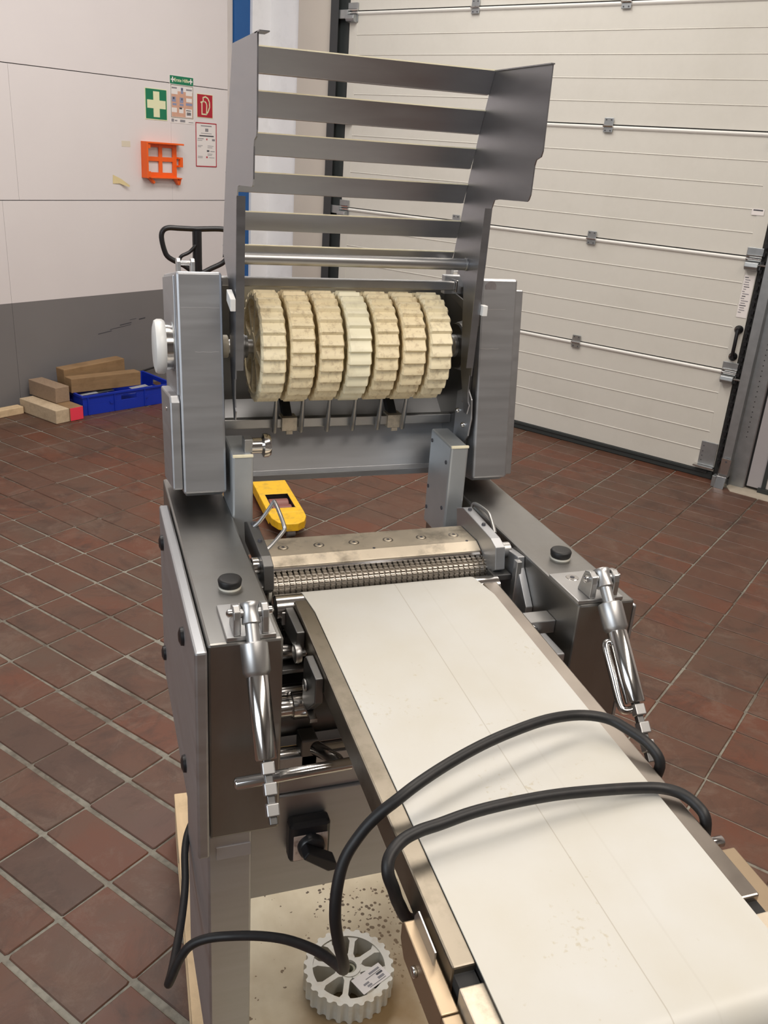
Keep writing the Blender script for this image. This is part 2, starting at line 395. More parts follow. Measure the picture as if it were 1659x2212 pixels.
def tile_geo(g, info, rnd, centred=None):
    a0, a1, b0, b1 = info
    lft = rnd.uniform(0.003, 0.0065); 
    wide = (0.0080 if b0 < 2.0 else 0.0052) if a0 < 1.9 else 0.0028
    ja = wide + rnd.uniform(-0.001, 0.0015); jb = (0.0032 if b0 > 2.0 else 0.0024 if a0 > 1.9 else 0.0018) + rnd.uniform(0, 0.0018)
    x0, x1, y0, y1 = a0 + ja * 0.9, a1 - ja * 0.9, b0 + jb, b1 - jb
    cx, cy = (x0 + x1) / 2, (y0 + y1) / 2
    hx, hy = (x1 - x0) / 2, (y1 - y0) / 2
    rot = rnd.uniform(-0.006, 0.006)
    zt = rnd.uniform(-0.0007, 0.0007)
    base = []; mid = []; top = []
    c = rnd.uniform(0.0015, 0.0045)
    corners = [(-hx + c, -hy), (hx - c, -hy), (hx, -hy + c), (hx, hy - c), (hx - c, hy), (-hx + c, hy), (-hx, hy - c), (-hx, -hy + c)]
    for (x, y) in corners:
        jx, jy = rnd.uniform(-0.0028, 0.0028), rnd.uniform(-0.0014, 0.0014)
        X = cx + x + jx - rot * y; Y = cy + y + jy + rot * x
        base.append((X, Y, -0.012)); mid.append((X, Y, -0.0022 + zt))
        f = 1 - 0.0022 / hx, 1 - 0.0022 / hy
        top.append((cx + (x + jx) * f[0] - rot * y, cy + (y + jy) * f[1] + rot * x, zt))
    g.rings([base, mid, top])
rnd = random.Random(11)
for t, info in near:
    g = G(tl); tile_geo(g, info, rnd)
    r = rnd.random()
    mt = TILES[0] if r < 0.45 else TILES[1] if r < 0.68 else TILES[2] if r < 0.84 else TILES[3]
    if (tl(((info[0] + info[1]) / 2, 0, 0))[0] > 0.9) and r > 0.68: mt = TILES[0]
    obj('tile', g, mt, floor)
for nm, ts in (('far_tiles', far), ('hidden_tiles', tiles_rest)):
    for k in range(2):
        g = G(tl)
        for idx, info in enumerate(ts):
            if idx % 2 == k: tile_geo(g, info, rnd)
        if g.v: obj('quarry_tile_field', g, TILES[0] if k else TILES[3 if nm == 'far_tiles' else 1], floor, kind='stuff')
# concrete threshold by the side door
g = RM(); g.prism([(4.60, 1.16), (4.60, 0.4), (4.92, 0.4), (4.92, 1.20), (4.66, 1.20)], 'z', -0.03, 0.004)
obj('trim_1', g, CONCRETE, None, kind='structure', bevel=0.002)
# ================================================================= WALLS
wl = empty('wall_left', room((2.2, D0, 0)), None, None, kind='structure')
def band_material():
    mt, nt, b = newmat('two_tone_wall_paint')
    N = nt.nodes; L = nt.links
    b.inputs['Roughness'].default_value = 0.6
    g = N.new('ShaderNodeNewGeometry'); sp = N.new('ShaderNodeSeparateXYZ'); L.new(g.outputs['Position'], sp.inputs[0])
    nz = N.new('ShaderNodeTexNoise'); nz.inputs['Scale'].default_value = 2.2; nz.inputs['Detail'].default_value = 5
    L.new(g.outputs['Position'], nz.inputs['Vector'])
    gt = N.new('ShaderNodeMath'); gt.operation = 'GREATER_THAN'; gt.inputs[1].default_value = 0.605; L.new(sp.outputs[2], gt.inputs[0])
    a = N.new('ShaderNodeMix'); a.data_type = 'RGBA'; a.inputs[6].default_value = (0.165, 0.155, 0.155, 1); a.inputs[7].default_value = (0.200, 0.190, 0.188, 1)
    c = N.new('ShaderNodeMix'); c.data_type = 'RGBA'; c.inputs[6].default_value = (0.69, 0.645, 0.645, 1); c.inputs[7].default_value = (0.75, 0.71, 0.705, 1)
    L.new(nz.outputs['Fac'], a.inputs[0]); L.new(nz.outputs['Fac'], c.inputs[0])
    m = N.new('ShaderNodeMix'); m.data_type = 'RGBA'; L.new(gt.outputs[0], m.inputs[0]); L.new(a.outputs[2], m.inputs[6]); L.new(c.outputs[2], m.inputs[7])
    L.new(m.outputs[2], b.inputs['Base Color'])
    return mt
BAND = band_material()
obj('backing', RM().box(-3.6, 4.30, D0 + 0.006, D0 + 0.10, -0.05, 4.0), DARKGAP, wl)
for (z0, z1, cuts) in ((0.0, 1.152, (-3.6, 2.70, 4.33)), (1.156, 1.829, (-3.6, 0.6, 2.80, 3.86, 4.33)), (1.833, 2.60, (-3.6, 1.2, 4.33)), (2.604, 4.0, (-3.6, 2.0, 4.33))):
    for i in range(len(cuts) - 1):
        gp = 0.0006
        obj('wall_board', RM().box(cuts[i] + gp, cuts[i + 1] - gp, D0, D0 + 0.02, z0, z1), BAND, wl, bevel=0.0008)
g = RM(); g.prism([(4.33, D0), (4.405, D0 + 0.035), (4.405, D0 + 0.12), (4.33, D0 + 0.12)], 'z', 0, 4.0)
obj('wall_end_post', g, PAINTW, wl)
g = RM().box(4.41, 4.545, D0 + 0.02, D0 + 0.16, 0, 4.0)
obj('trim_2', g, BLUE, None, kind='structure', bevel=0.003)
wb = empty('wall_back', room((4.8, 4.4, 0)), None, None, kind='structure')
obj('white_wall_strip', RM().box(4.545, 4.90, D0, D0 + 0.2, 0, 4.0), WHITEB, wb)
obj('white_wall_face', RM().box(W0, W0 + 0.2, 4.45, D0, 0, 4.0), WHITEB, wb)
g = RM(); pr = [(W0 + 0.2, 4.449), (W0 - 0.02, 4.449), (W0 - 0.02, 4.19)] + [(W0 - 0.02 + 0.035 * (1 - math.cos(a)), 4.19 - 0.035 * math.sin(a)) for a in (0.4, 0.8, 1.2, 1.57)] + [(W0 + 0.2, 4.155)]
g.prism(pr, 'z', 0, 4.0); obj('beige_pillar', g, PILLAR, wb, smooth=40)
obj('door_surround', RM().box(W0 + 0.08, W0 + 0.2, -4.0, 4.155, 2.92, 4.0), PAINTW, wb)
obj('lintel_face', RM().box(W0 + 0.05, W0 + 0.2, -4.0, 4.155, 2.93, 4.0), PAINTW, wb)
# side wall right of the big door
wr = empty('wall_right', room((4.8, 0.2, 0)), None, None, kind='structure')
obj('frame_post', RM().box(W0 - 0.005, W0 + 0.12, 1.125, 1.185, 0.0, 2.93), GREYV, wr, bevel=0.003)
obj('frame_joint', RM().box(W0 + 0.012, W0 + 0.12, 1.112, 1.125, 0.015, 2.93), DARKGAP, wr)
obj('side_panel', RM().box(W0 - 0.002, W0 + 0.12, 1.035, 1.112, 0.02, 2.93), GREYV, wr, bevel=0.002)
obj('dark_gasket', RM().box(W0 - 0.012, W0 + 0.10, 1.015, 1.035, 0.0, 2.93), SEAL, wr)
obj('side_wall_face', RM().box(W0, W0 + 0.12, -4.0, 1.015, 0.02, 2.93), PAINTW, wr)
obj('kick_strip', RM().box(W0 - 0.02, W0, 0.6, 1.05, 0.0, 0.028), SEAL, wr)
# room shell behind the viewer
obj('wall_near', RM().box(-3.6, 4.92, -4.1, -4.0, 0, 4.0), ROOMW, None, kind='structure')
obj('wall_side', RM().box(-3.7, -3.6, -4.1, 4.9, 0, 4.0), ROOMW, None, kind='structure')
obj('ceiling', RM().box(-3.7, 4.92, -4.1, 4.9, 4.0, 4.1), CEIL, None, kind='structure')
# ================================================================= SECTIONAL DOOR
door = empty('door_1', room((W0, 2.7, 0)), None, None, kind='structure')
DL, DR = 4.03, 1.297
zs = [0.045, 0.600, 1.173, 1.742, 2.315, 2.88]
for k in range(5):
    z0, z1 = zs[k] + 0.003, zs[k + 1] - 0.003
    poly = [(W0 + 0.04, z0), (W0 - 0.001, z0)]
    n = 5; hstrip = (z1 - 0.014 - z0) / n
    for i in range(n):
        a = z0 + i * hstrip; b2 = a + hstrip
        poly += [(W0 - 0.0010, a + 0.0030), (W0 - 0.0005, b2 - 0.0045)]
        if i < n - 1: poly += [(W0 - 0.0032, b2 - 0.0030), (W0 - 0.0030, b2 - 0.0005), (W0 - 0.0004, b2 + 0.0025)]
    # rolled meeting rail at the top of the section
    zt = z1
    poly += [(W0 - 0.001, zt - 0.022), (W0 + 0.004, zt), (W0 + 0.04, zt)]
    g = RM().prism([(w, z) for w, z in poly], 'y', DR, DL)
    p = obj('door_panel', g, DOORW, door)
    obj('joint_shadow', RM().box(W0 + 0.004, W0 + 0.03, DR, DL, z1, z1 + 0.006), DARKGAP, p)
    if k < 4: obj('meeting_rail', RM().prism([(W0 - 0.0005, zt - 0.021), (W0 - 0.0055, zt - 0.018), (W0 - 0.0105, zt - 0.011), (W0 - 0.0110, zt - 0.006), (W0 - 0.0075, zt - 0.001), (W0 + 0.002, zt)], 'y', DR + 0.012, DL - 0.012), RAIL, p, smooth=50)
    # end stiles of the section
    for (da, db) in ((DR, DR + 0.062), (DL - 0.062, DL)):
        obj('end_cap', RM().box(W0 - 0.0035, W0 + 0.002, da, db, z0 + 0.002, z1 - 0.018), DOORW, p, bevel=0.001)
obj('bottom_seal', RM().box(W0 - 0.004, W0 + 0.035, DR, DL, 0.0, 0.044), SEAL, door, bevel=0.006)
obj('seal_rail', RM().box(W0 - 0.010, W0 + 0.0, DR + 0.03, DL, 0.030, 0.046), SEAL, door, bevel=0.002)
def hinge(d, z):
    h = obj('hinge', RM().box(W0 - 0.013, W0 - 0.009, d - 0.026, d + 0.026, z - 0.036, z + 0.036), GALV, door, bevel=0.002)
    obj('hinge_pin', RM().cyl((W0 - 0.016, d - 0.028, z - 0.004), (W0 - 0.016, d + 0.028, z - 0.004), 0.0055, 10), CHROME, h)
    for s in (-0.014, 0.014):
        for t in (-0.026, 0.026):
            obj('hinge_screw', RM().cyl((W0 - 0.013, d + s, z + t), (W0 - 0.0155, d + s, z + t), 0.0035, 8), INKD, h)
for z in zs[1:5]:
    hinge(2.205, z - 0.002); hinge(3.107, z - 0.002)
def roller_bracket(d, z, s):
    b = obj('roller_bracket', RM().box(W0 - 0.010, W0 - 0.0036, d - 0.040, d + 0.040, z - 0.060, z + 0.045), GALV, door, bevel=0.002)
    for t in (0.004, -0.012):
        obj('knuckle', RM().cyl((W0 - 0.016, d - 0.040, z + t), (W0 - 0.016, d + 0.036, z + t), 0.007, 10), CHROME, b)
    g = RM(); g.prism([(W0 - 0.010, z - 0.02), (W0 - 0.045, z - 0.024), (W0 - 0.050, z - 0.045), (W0 - 0.040, z - 0.060), (W0 - 0.010, z - 0.066)], 'y', d - 0.036, d + 0.030)
    obj('roller_carrier', g, GALV, b, bevel=0.003)
    obj('roller_stem', RM().cyl((W0 - 0.03, d, z - 0.034), (W0 - 0.03, d - s * 0.075, z - 0.034), 0.005, 10), CHROME, b)
for z in zs[1:5]:
    roller_bracket(DR + 0.028, z, 1); roller_bracket(DL - 0.028, z, -1)
g = RM().box(W0 - 0.009, W0 - 0.0036, DR + 0.002, DR + 0.090, 0.075, 0.205)
cb = obj('corner_bracket', g, GALV, door, bevel=0.002)
obj('bracket_foot', RM().box(W0 - 0.040, W0 - 0.004, DR - 0.002, DR + 0.105, 0.066, 0.074), CHROME, cb, bevel=0.001)
for zz in (0.10, 0.125, 0.15, 0.18):
    obj('rivet', RM().cyl((W0 - 0.009, DR + 0.075, zz), (W0 - 0.012, DR + 0.075, zz), 0.003, 8), INKD, cb)
# black pull handle on the second section
hd = empty('door_handle', room((W0 - 0.01, 1.305, 0.68)), None, None, parent=door)
for zz in (0.676, 0.815):
    obj('handle_foot', RM().lathe((W0 - 0.003, 1.322, zz), (W0 - 0.06, 1.322, zz), [(0, 0.021), (0.012, 0.022), (0.02, 0.014), (0.03, 0.011), (0.034, 0.010)], 16), BLACKP, hd, smooth=50)
    obj('handle_bolt', RM().cyl((W0 - 0.024, 1.332, zz + 0.002), (W0 - 0.030, 1.332, zz + 0.002), 0.006, 10), CHROME, hd)
obj('handle_grip', RM().tube([(W0 - 0.028, 1.322, 0.676), (W0 - 0.036, 1.320, 0.71), (W0 - 0.038, 1.319, 0.745), (W0 - 0.036, 1.320, 0.78), (W0 - 0.028, 1.322, 0.815)], 0.0095, 10), BLACKP, hd, smooth=50)
# stickers on the door
def wall_paper_d(name, d0, d1, z0, z1, mt, off=0.0045, parent=None, **k):
    return obj(name, RM().box(W0 - off, W0 - off + 0.0006, min(d0, d1), max(d0, d1), z0, z1), mt, parent, **k)
lb = wall_paper_d('notice_label', 1.300, 1.352, 0.875, 1.085, PAPER, off=0.0060, parent=door)
rr = random.Random(3)
for k in range(16):
    z = 1.075 - k * 0.0115; a = 1.345 if k % 3 else 1.348
    wall_paper_d('print_line', a, a - rr.uniform(0.012, 0.036), z - 0.004, z, INK if k % 4 else INKD, off=0.0066, parent=lb)
lb2 = wall_paper_d('notice_label', 1.325, 1.385, 1.368, 1.398, PAPER, off=0.0060, parent=door)
wall_paper_d('print_line', 1.332, 1.378, 1.388, 1.394, INKD, off=0.0066, parent=lb2)
# ---- tracks
tr = empty('door_track', room((W0, 1.22, 0)), 'galvanised vertical steel track guiding the right edge of the big door', 'track')
obj('track_channel', RM().prism([(W0 - 0.055, 1.205), (W0 - 0.055, 1.250), (W0 - 0.052, 1.250), (W0 - 0.052, 1.208), (W0 - 0.012, 1.208), (W0 - 0.012, 1.250), (W0 - 0.009, 1.250), (W0 - 0.009, 1.205)], 'z', 0.05, 2.9), GALV, tr)
obj('track_flange', RM().box(W0 - 0.010, W0 - 0.0055, 1.126, 1.206, 0.0, 2.9), GALV, tr, bevel=0.001)
obj('track_seal', RM().box(W0 - 0.004, W0 + 0.03, 1.187, 1.293, 0.03, 2.9), DARKGAP, tr)
g = RM()
for k in range(70): g.box(W0 - 0.020, W0 - 0.006, 1.268 + 0.004 * (k % 2), 1.284, 0.10 + k * 0.04, 0.118 + k * 0.04)
obj('cable_links', g, BLACKP, tr, kind='stuff')
g = RM()
for k in range(40): g.cyl((W0 - 0.0105, 1.165, 0.28 + k * 0.027), (W0 - 0.0115, 1.165, 0.28 + k * 0.027), 0.003, 6)
obj('punched_holes', g, DARKGAP, tr, kind='stuff')
fb = obj('floor_bracket', RM().prism([(W0 - 0.07, 0.06), (W0 - 0.07, 0.155), (W0 - 0.066, 0.155), (W0 - 0.066, 0.0645), (W0 - 0.095, 0.062), (W0 - 0.115, 0.0), (W0 - 0.110, 0.0), (W0 - 0.090, 0.057)], 'y', 1.198, 1.248), CHROME, tr, bevel=0.001)
obj('bolt_hole', RM().cyl((W0 - 0.0702, 1.223, 0.138), (W0 - 0.0712, 1.223, 0.138), 0.005, 10), INKD, fb)
obj('side_flange', RM().box(W0 - 0.105, W0 - 0.06, 1.248, 1.268, 0.0, 0.06), GALV, tr, bevel=0.002)
tr2 = empty('door_track', room((W0, 4.1, 0)), 'dark vertical steel track at the left edge of the big door beside the pillar', 'track')
obj('track_channel', RM().prism([(W0 - 0.050, 4.148), (W0 - 0.050, 4.085), (W0 - 0.046, 4.085), (W0 - 0.046, 4.144), (W0 + 0.02, 4.144), (W0 + 0.02, 4.148)], 'z', 0.0, 2.9), mat('dark_track', (0.06, 0.062, 0.065), 0.5, 0.4), tr2)
obj('track_face', RM().box(W0 - 0.004, W0 + 0.03, 4.034, 4.140, 0.0, 2.9), SEAL, tr2)
for z in (1.16, 1.73, 2.30): obj('track_clamp', RM().box(W0 - 0.040, W0 - 0.005, 4.02, 4.10, z - 0.03, z + 0.02), GALV, tr2, bevel=0.003)
# ================================================================= THINGS ON THE LEFT WALL
def wp(u0, v0, ang=0.0):
    """wall plane: returns place(u,v,out) with u along the wall, v up, out towards the room"""
    ca, sa = math.cos(ang), math.sin(ang)
    return lambda u, v, out=0.0: room((u0 + u * ca - v * sa, D0 - out, v0 + u * sa + v * ca))
def panel_g(place, u0, u1, v0, v1, o0, o1):
    g = G(); g.add([place(u0, v0, o0), place(u1, v0, o0), place(u1, v1, o0), place(u0, v1, o0), place(u0, v0, o1), place(u1, v0, o1), place(u1, v1, o1), place(u0, v1, o1)],
                   [(0, 1, 2, 3), (7, 6, 5, 4), (0, 4, 5, 1), (1, 5, 6, 2), (2, 6, 7, 3), (3, 7, 4, 0)])
    return g
def ribbon(place, pts, wdt, o0, o1, closed=False):
    g = G(); n = len(pts)
    for i in range(n if closed else n - 1):
        a = Vector(pts[i]); b = Vector(pts[(i + 1) % n]); t = (b - a).normalized(); nn = Vector((-t.y, t.x)) * wdt / 2; e = t * wdt * 0.35
        q = [a - e - nn, b + e - nn, b + e + nn, a - e + nn]
        g.add([place(p.x, p.y, o0) for p in q] + [place(p.x, p.y, o1) for p in q], [(0, 1, 2, 3), (7, 6, 5, 4), (0, 4, 5, 1), (1, 5, 6, 2), (2, 6, 7, 3), (3, 7, 4, 0)])
    return g
# first aid sign
S = wp(3.752, 1.705, -0.005)
s1 = empty('first_aid_sign', S(0, -0.08, 0), 'square green first aid sign with pale cross on the white wall', 'sign')
obj('sign_border', panel_g(S, -0.084, 0.080, -0.088, 0.086, 0, 0.002), GLOW, s1)
obj('sign_face', panel_g(S, -0.080, 0.076, -0.083, 0.082, 0.002, 0.0026), GREEN, s1)
g = G()
pl = [(-0.024, 0.070), (0.022, 0.070), (0.022, 0.022), (0.068, 0.022), (0.068, -0.024), (0.022, -0.024), (0.022, -0.072), (-0.024, -0.072), (-0.024, -0.024), (-0.070, -0.024), (-0.070, 0.022), (-0.024, 0.022)]
g.add([S(u, v, 0.0027) for u, v in pl] + [S(u, v, 0.0033) for u, v in pl], [tuple(range(12))[::-1], tuple(range(12, 24))] + [(i, (i + 1) % 12, 12 + (i + 1) % 12, 12 + i) for i in range(12)])
obj('cross', g, GLOW, s1)
# first aid poster
S = wp(3.95, 1.745, -0.006)
s2 = empty('first_aid_poster', S(0, -0.13, 0), 'tall first aid instruction poster with a green header and pictures', 'poster')
obj('poster_sheet', panel_g(S, -0.094, 0.092, -0.136, 0.132, 0, 0.0015), PAPER, s2)
obj('header_band', panel_g(S, -0.092, 0.090, 0.083, 0.129, 0.0016, 0.0020), GREEN, s2)
obj('heading', text_g('Erste Hilfe', 0.027, lambda u, v: S(u - 0.002, v + 0.098, 0.0023), bold=0.0005), GLOW, s2)
for cx in (-0.072, 0.070):
    g = panel_g(S, cx - 0.004, cx + 0.004, 0.092, 0.122, 0.0021, 0.0024); g2 = panel_g(S, cx - 0.013, cx + 0.013, 0.103, 0.111, 0.0021, 0.0025)
    g.add(g2.v, g2.f); obj('small_cross', g, PAPER, s2)
obj('frame_line', ribbon(S, [(-0.086, 0.078), (0.086, 0.078), (0.086, -0.104), (-0.086, -0.104)], 0.003, 0.0016, 0.0020, True), mat('olive_line', (0.16, 0.14, 0.08), 0.6), s2)
obj('picture_field', panel_g(S, -0.082, 0.083, -0.100, 0.045, 0.0016, 0.0019), SALMON, s2)
for (u, v, w_, h_, mt) in ((-0.06, 0.062, 0.04, 0.008, INK), (0.055, 0.058, 0.045, 0.008, INK), (-0.06, 0.04, 0.05, 0.026, PAPER), (0.055, 0.038, 0.05, 0.026, PAPER), (0.0, 0.05, 0.018, 0.034, SLATE), (-0.065, -0.002, 0.03, 0.028, SLATE), (-0.005, -0.004, 0.028, 0.03, SLATE), (0.055, 0.0, 0.045, 0.022, PAPER), (0.055, -0.024, 0.05, 0.014, SLATE), (-0.06, -0.03, 0.03, 0.012, SLATE), (-0.005, -0.03, 0.03, 0.012, SLATE), (-0.062, -0.062, 0.04, 0.026, PAPER), (-0.008, -0.062, 0.034, 0.03, PAPER), (-0.012, -0.050, 0.022, 0.010, INKD), (0.052, -0.074, 0.052, 0.048, PAPER), (0.050, -0.060, 0.04, 0.006, INK), (0.052, -0.078, 0.034, 0.018, INK), (-0.066, 0.004, 0.012, 0.012, INKD), (0.0, 0.058, 0.008, 0.012, INKD), (-0.002, 0.002, 0.008, 0.012, INKD)):
    obj('picture', panel_g(S, u - w_ / 2, u + w_ / 2, v - h_ / 2, v + h_ / 2, 0.0020, 0.0023 + 0.00005 * (mt is INKD)), mt, s2)
obj('footer_mark', panel_g(S, -0.086, -0.066, -0.130, -0.112, 0.0016, 0.0020), INK, s2)
obj('footer_text', panel_g(S, -0.060, -0.040, -0.125, -0.118, 0.0016, 0.0020), INK, s2)
obj('footer_text', panel_g(S, -0.018, 0.022, -0.128, -0.114, 0.0016, 0.0020), INK, s2)
obj('footer_text', panel_g(S, 0.050, 0.088, -0.128, -0.124, 0.0016, 0.0020), INK, s2)
# red extinguisher sign
S = wp(4.134, 1.722, -0.004)
s3 = empty('fire_sign', S(0, -0.06, 0), 'small red fire safety sign with a pale extinguisher outline', 'sign')
obj('sign_border', panel_g(S, -0.066, 0.066, -0.069, 0.069, 0, 0.002), GLOW, s3)
obj('sign_face', panel_g(S, -0.063, 0.062, -0.066, 0.066, 0.002, 0.0026), RED, s3)
obj('extinguisher_outline', ribbon(S, [(-0.026, 0.018), (-0.026, -0.048), (0.012, -0.048), (0.014, 0.005), (0.010, 0.018), (-0.002, 0.026)], 0.0075, 0.0027, 0.0032), GLOW, s3)
obj('extinguisher_hose', ribbon(S, [(-0.034, 0.020), (-0.014, 0.026), (-0.016, 0.048), (0.004, 0.054), (0.024, 0.046), (0.037, 0.024), (0.038, -0.004), (0.026, -0.030), (0.012, -0.046)], 0.008, 0.0027, 0.0032), GLOW, s3)
# red framed notice
S = wp(4.143, 1.494, -0.003)
s4 = empty('fire_notice', S(0, -0.13, 0), 'white notice sheet in a thin red frame below the fire sign', 'poster')
obj('notice_sheet', panel_g(S, -0.088, 0.086, -0.132, 0.130, 0, 0.0015), PAPER, s4)
obj('red_frame', ribbon(S, [(-0.086, 0.128), (0.084, 0.128), (0.084, -0.130), (-0.086, -0.130)], 0.006, 0.0016, 0.0024, True), RED, s4)
for (u, v, w_, h_, mt) in ((0.0, 0.112, 0.09, 0.006, INK), (0.004, 0.088, 0.026, 0.018, INK), (0, 0.068, 0.09, 0.003, INK), (0.002, 0.053, 0.12, 0.007, INKD), (-0.048, 0.036, 0.05, 0.004, INK), (-0.055, 0.026, 0.04, 0.003, INK), (0.004, 0.033, 0.009, 0.010, RED), (0.060, 0.031, 0.024, 0.012, INK), (-0.052, -0.006, 0.040, 0.003, INK), (-0.058, -0.013, 0.026, 0.003, INK), (0.035, -0.006, 0.05, 0.003, INK), (0.030, -0.016, 0.04, 0.003, INK), (0.014, -0.036, 0.020, 0.010, INKD), (0.052, -0.038, 0.036, 0.004, INK), (0.03, -0.054, 0.04, 0.003, INK), (0.028, -0.062, 0.036, 0.003, INK), (-0.052, -0.070, 0.040, 0.003, INK), (-0.052, -0.078, 0.040, 0.003, INK), (0.004, -0.074, 0.012, 0.010, RED), (0.045, -0.076, 0.045, 0.003, INK)):
    obj('print_line', panel_g(S, u - w_ / 2, u + w_ / 2, v - h_ / 2, v + h_ / 2, 0.0016, 0.0021), mt, s4)
# orange wall holder
S = wp(3.785, 1.385, -0.010)
s5 = empty('orange_holder', S(0, -0.1, 0), 'bright orange plastic wall holder with four square openings', 'holder')
g = G()
def pbox(g, place, *a):
    q = panel_g(place, *a); g.add(q.v, q.f)
for (a, b_) in ((-0.150, -0.118), (-0.034, -0.008), (0.072, 0.104)): pbox(g, S, a, b_, -0.078, 0.098, 0.004, 0.012)
for (a, b_) in ((-0.098, -0.066), (-0.002, 0.024), (0.078, 0.104)): pbox(g, S, -0.150, 0.104, a, b_, 0.004, 0.011)
obj('holder_back', g, ORANGE, s5, bevel=0.001)
obj('top_shelf', panel_g(S, -0.155, 0.125, 0.098, 0.108, 0.0, 0.060), ORANGE, s5, bevel=0.002)
obj('bottom_shelf', panel_g(S, -0.150, 0.120, -0.100, -0.092, 0.0, 0.045), ORANGE, s5, bevel=0.002)
obj('side_wall', panel_g(S, -0.160, -0.150, -0.100, 0.108, 0.0, 0.060), ORANGE, s5, bevel=0.002)
for (v0, v1) in ((-0.095, -0.06), (0.07, 0.10)): obj('side_rib', panel_g(S, -0.150, -0.128, v0, v1, 0.0, 0.052), ORANGE, s5, bevel=0.001)
obj('latch_tab', panel_g(S, 0.118, 0.140, -0.030, 0.028, 0.010, 0.030), ORANGE, s5, bevel=0.002)
obj('latch_bridge', panel_g(S, 0.104, 0.124, -0.030, -0.020, 0.006, 0.030), ORANGE, s5, bevel=0.001)
obj('latch_bridge', panel_g(S, 0.104, 0.124, 0.018, 0.028, 0.006, 0.030), ORANGE, s5, bevel=0.001)
obj('clip', ribbon(S, [(-0.118, -0.094), (-0.086, -0.124)], 0.016, 0.004, 0.030), ORANGE, s5, bevel=0.003)
obj('clip', ribbon(S, [(0.080, -0.094), (0.108, -0.128), (0.116, -0.100)], 0.018, 0.004, 0.032), ORANGE, s5, bevel=0.003)
# masking tape scraps
g = G(); S = wp(3.46, 1.262, -0.15)
g.add([S(-0.05, 0.030, 0.001), S(0.005, 0.016, 0.008), S(0.062, -0.012, 0.022), S(0.060, -0.022, 0.020), S(0.0, -0.012, 0.006), S(-0.045, -0.020, 0.001)], [(0, 1, 4, 5), (1, 2, 3, 4)])
obj('tape_scrap', g, TAPE, None, label='peeling scrap of yellow masking tape, lower of two on the wall', cat='tape')
S = wp(3.52, 1.475)
obj('tape_scrap', panel_g(S, -0.032, 0.030, -0.018, 0.014, 0, 0.0008), mat('faded_tape', (0.66, 0.60, 0.48), 0.7), None, label='faint flat masking tape patch left of the orange holder', cat='tape')
# scuffs on the grey dado
g = G(); S = wp(3.42, 0.395, 0.10)
for (u, v, w_, h_) in ((0, 0, 0.16, 0.004), (0.10, 0.03, 0.05, 0.003), (-0.12, -0.01, 0.10, 0.005), (0.17, 0.02, 0.05, 0.008), (0.04, 0.012, 0.09, 0.006)): pbox(g, S, u - w_ / 2, u + w_ / 2, v - h_ / 2, v + h_ / 2, 0.0001, 0.0004)
obj('scuff_mark', g, INKD, wl)
# ================================================================= CORNER TIMBERS AND CRATE
def rbox(name, w0, w1, d0, d1, z0, z1, mt, bev=0.003, ang=0.0, tilt=0.0, tip=0.0, **k):
    cw_, cd_, cz_ = (w0 + w1) / 2, (d0 + d1) / 2, (z0 + z1) / 2
    M = Matrix.Translation((cw_, cd_, cz_)) @ Matrix.Rotation(ang, 4, 'Z') @ Matrix.Rotation(tip, 4, 'Y') @ Matrix.Rotation(tilt, 4, 'X')
    g = G(lambda p: room(M @ Vector(p)))
    g.box(w0 - cw_, w1 - cw_, d0 - cd_, d1 - cd_, z0 - cz_, z1 - cz_)
    return obj(name, g, mt, k.pop('parent', None), bevel=bev, **k)
rbox('timber_block', 2.655, 2.742, 4.302, 4.650, 0.001, 0.078, PALEWOOD, ang=0.03, label='pale squared timber block on the floor beside the pink-ended block', cat='timber')
pk = empty('timber_block', room((2.79, 4.47, 0.001)), 'timber block with a fluorescent pink painted end, against the blue crate', 'timber')
rbox('timber', 2.748, 2.834, 4.300, 4.650, 0.001, 0.078, OLDWOOD, parent=pk, ang=0.0)
rbox('painted_end', 2.750, 2.832, 4.2985, 4.3015, 0.003, 0.076, PINK, parent=pk, bev=0.0005)
rbox('timber_block', 2.742, 2.832, 4.425, 4.690, 0.0785, 0.168, GREYWOOD, ang=0.02, label='grey-brown timber block stacked on top of two floor blocks', cat='timber')
rbox('timber_batten', 1.6, 2.640, 4.585, 4.645, 0.0, 0.042, PINE, ang=0.02, label='long thin pine batten lying along the foot of the wall', cat='timber')
cr = empty('plastic_crate', room((3.18, 4.50, 0)), 'shallow blue plastic crate holding timber beams by the wall', 'crate')
M0 = Matrix.Translation((2.865, 4.345, 0)) @ Matrix.Rotation(-0.12, 4, 'Z')
CRT = lambda: G(lambda p: room(M0 @ Vector(p)))
cx1, cy1, cz1 = 0.60, 0.36, 0.118
obj('crate_base', CRT().box(0.004, cx1 - 0.004, 0.004, cy1 - 0.004, 0.001, 0.010), CRATE, cr)
def cwall(a, b, fixed, axis, slots):
    g = CRT(); T = 0.006
    segs = []; zlo, zhi = 0.062, 0.092
    def bx(u0, u1, z0, z1):
        if axis == 'x': g.box(u0, u1, fixed, fixed + T, z0, z1)
        else: g.box(fixed, fixed + T, u0, u1, z0, z1)
    bx(a, b, 0.0, zlo); bx(a, b, zhi, cz1)
    u = a
    for (s0, s1) in slots: bx(u, s0, zlo, zhi); u = s1
    bx(u, b, zlo, zhi)
    return g
obj('crate_side', cwall(0, cx1, 0, 'x', [(0.245, 0.345)]), CRATE, cr, bevel=0.0008)
obj('crate_side', cwall(0, cx1, cy1 - 0.006, 'x', [(0.245, 0.345)]), CRATE, cr, bevel=0.0008)
obj('crate_side', cwall(0.006, cy1 - 0.006, 0, 'y', [(0.13, 0.23)]), CRATE, cr, bevel=0.0008)
obj('crate_side', cwall(0.006, cy1 - 0.006, cx1 - 0.006, 'y', [(0.13, 0.23)]), CRATE, cr, bevel=0.0008)
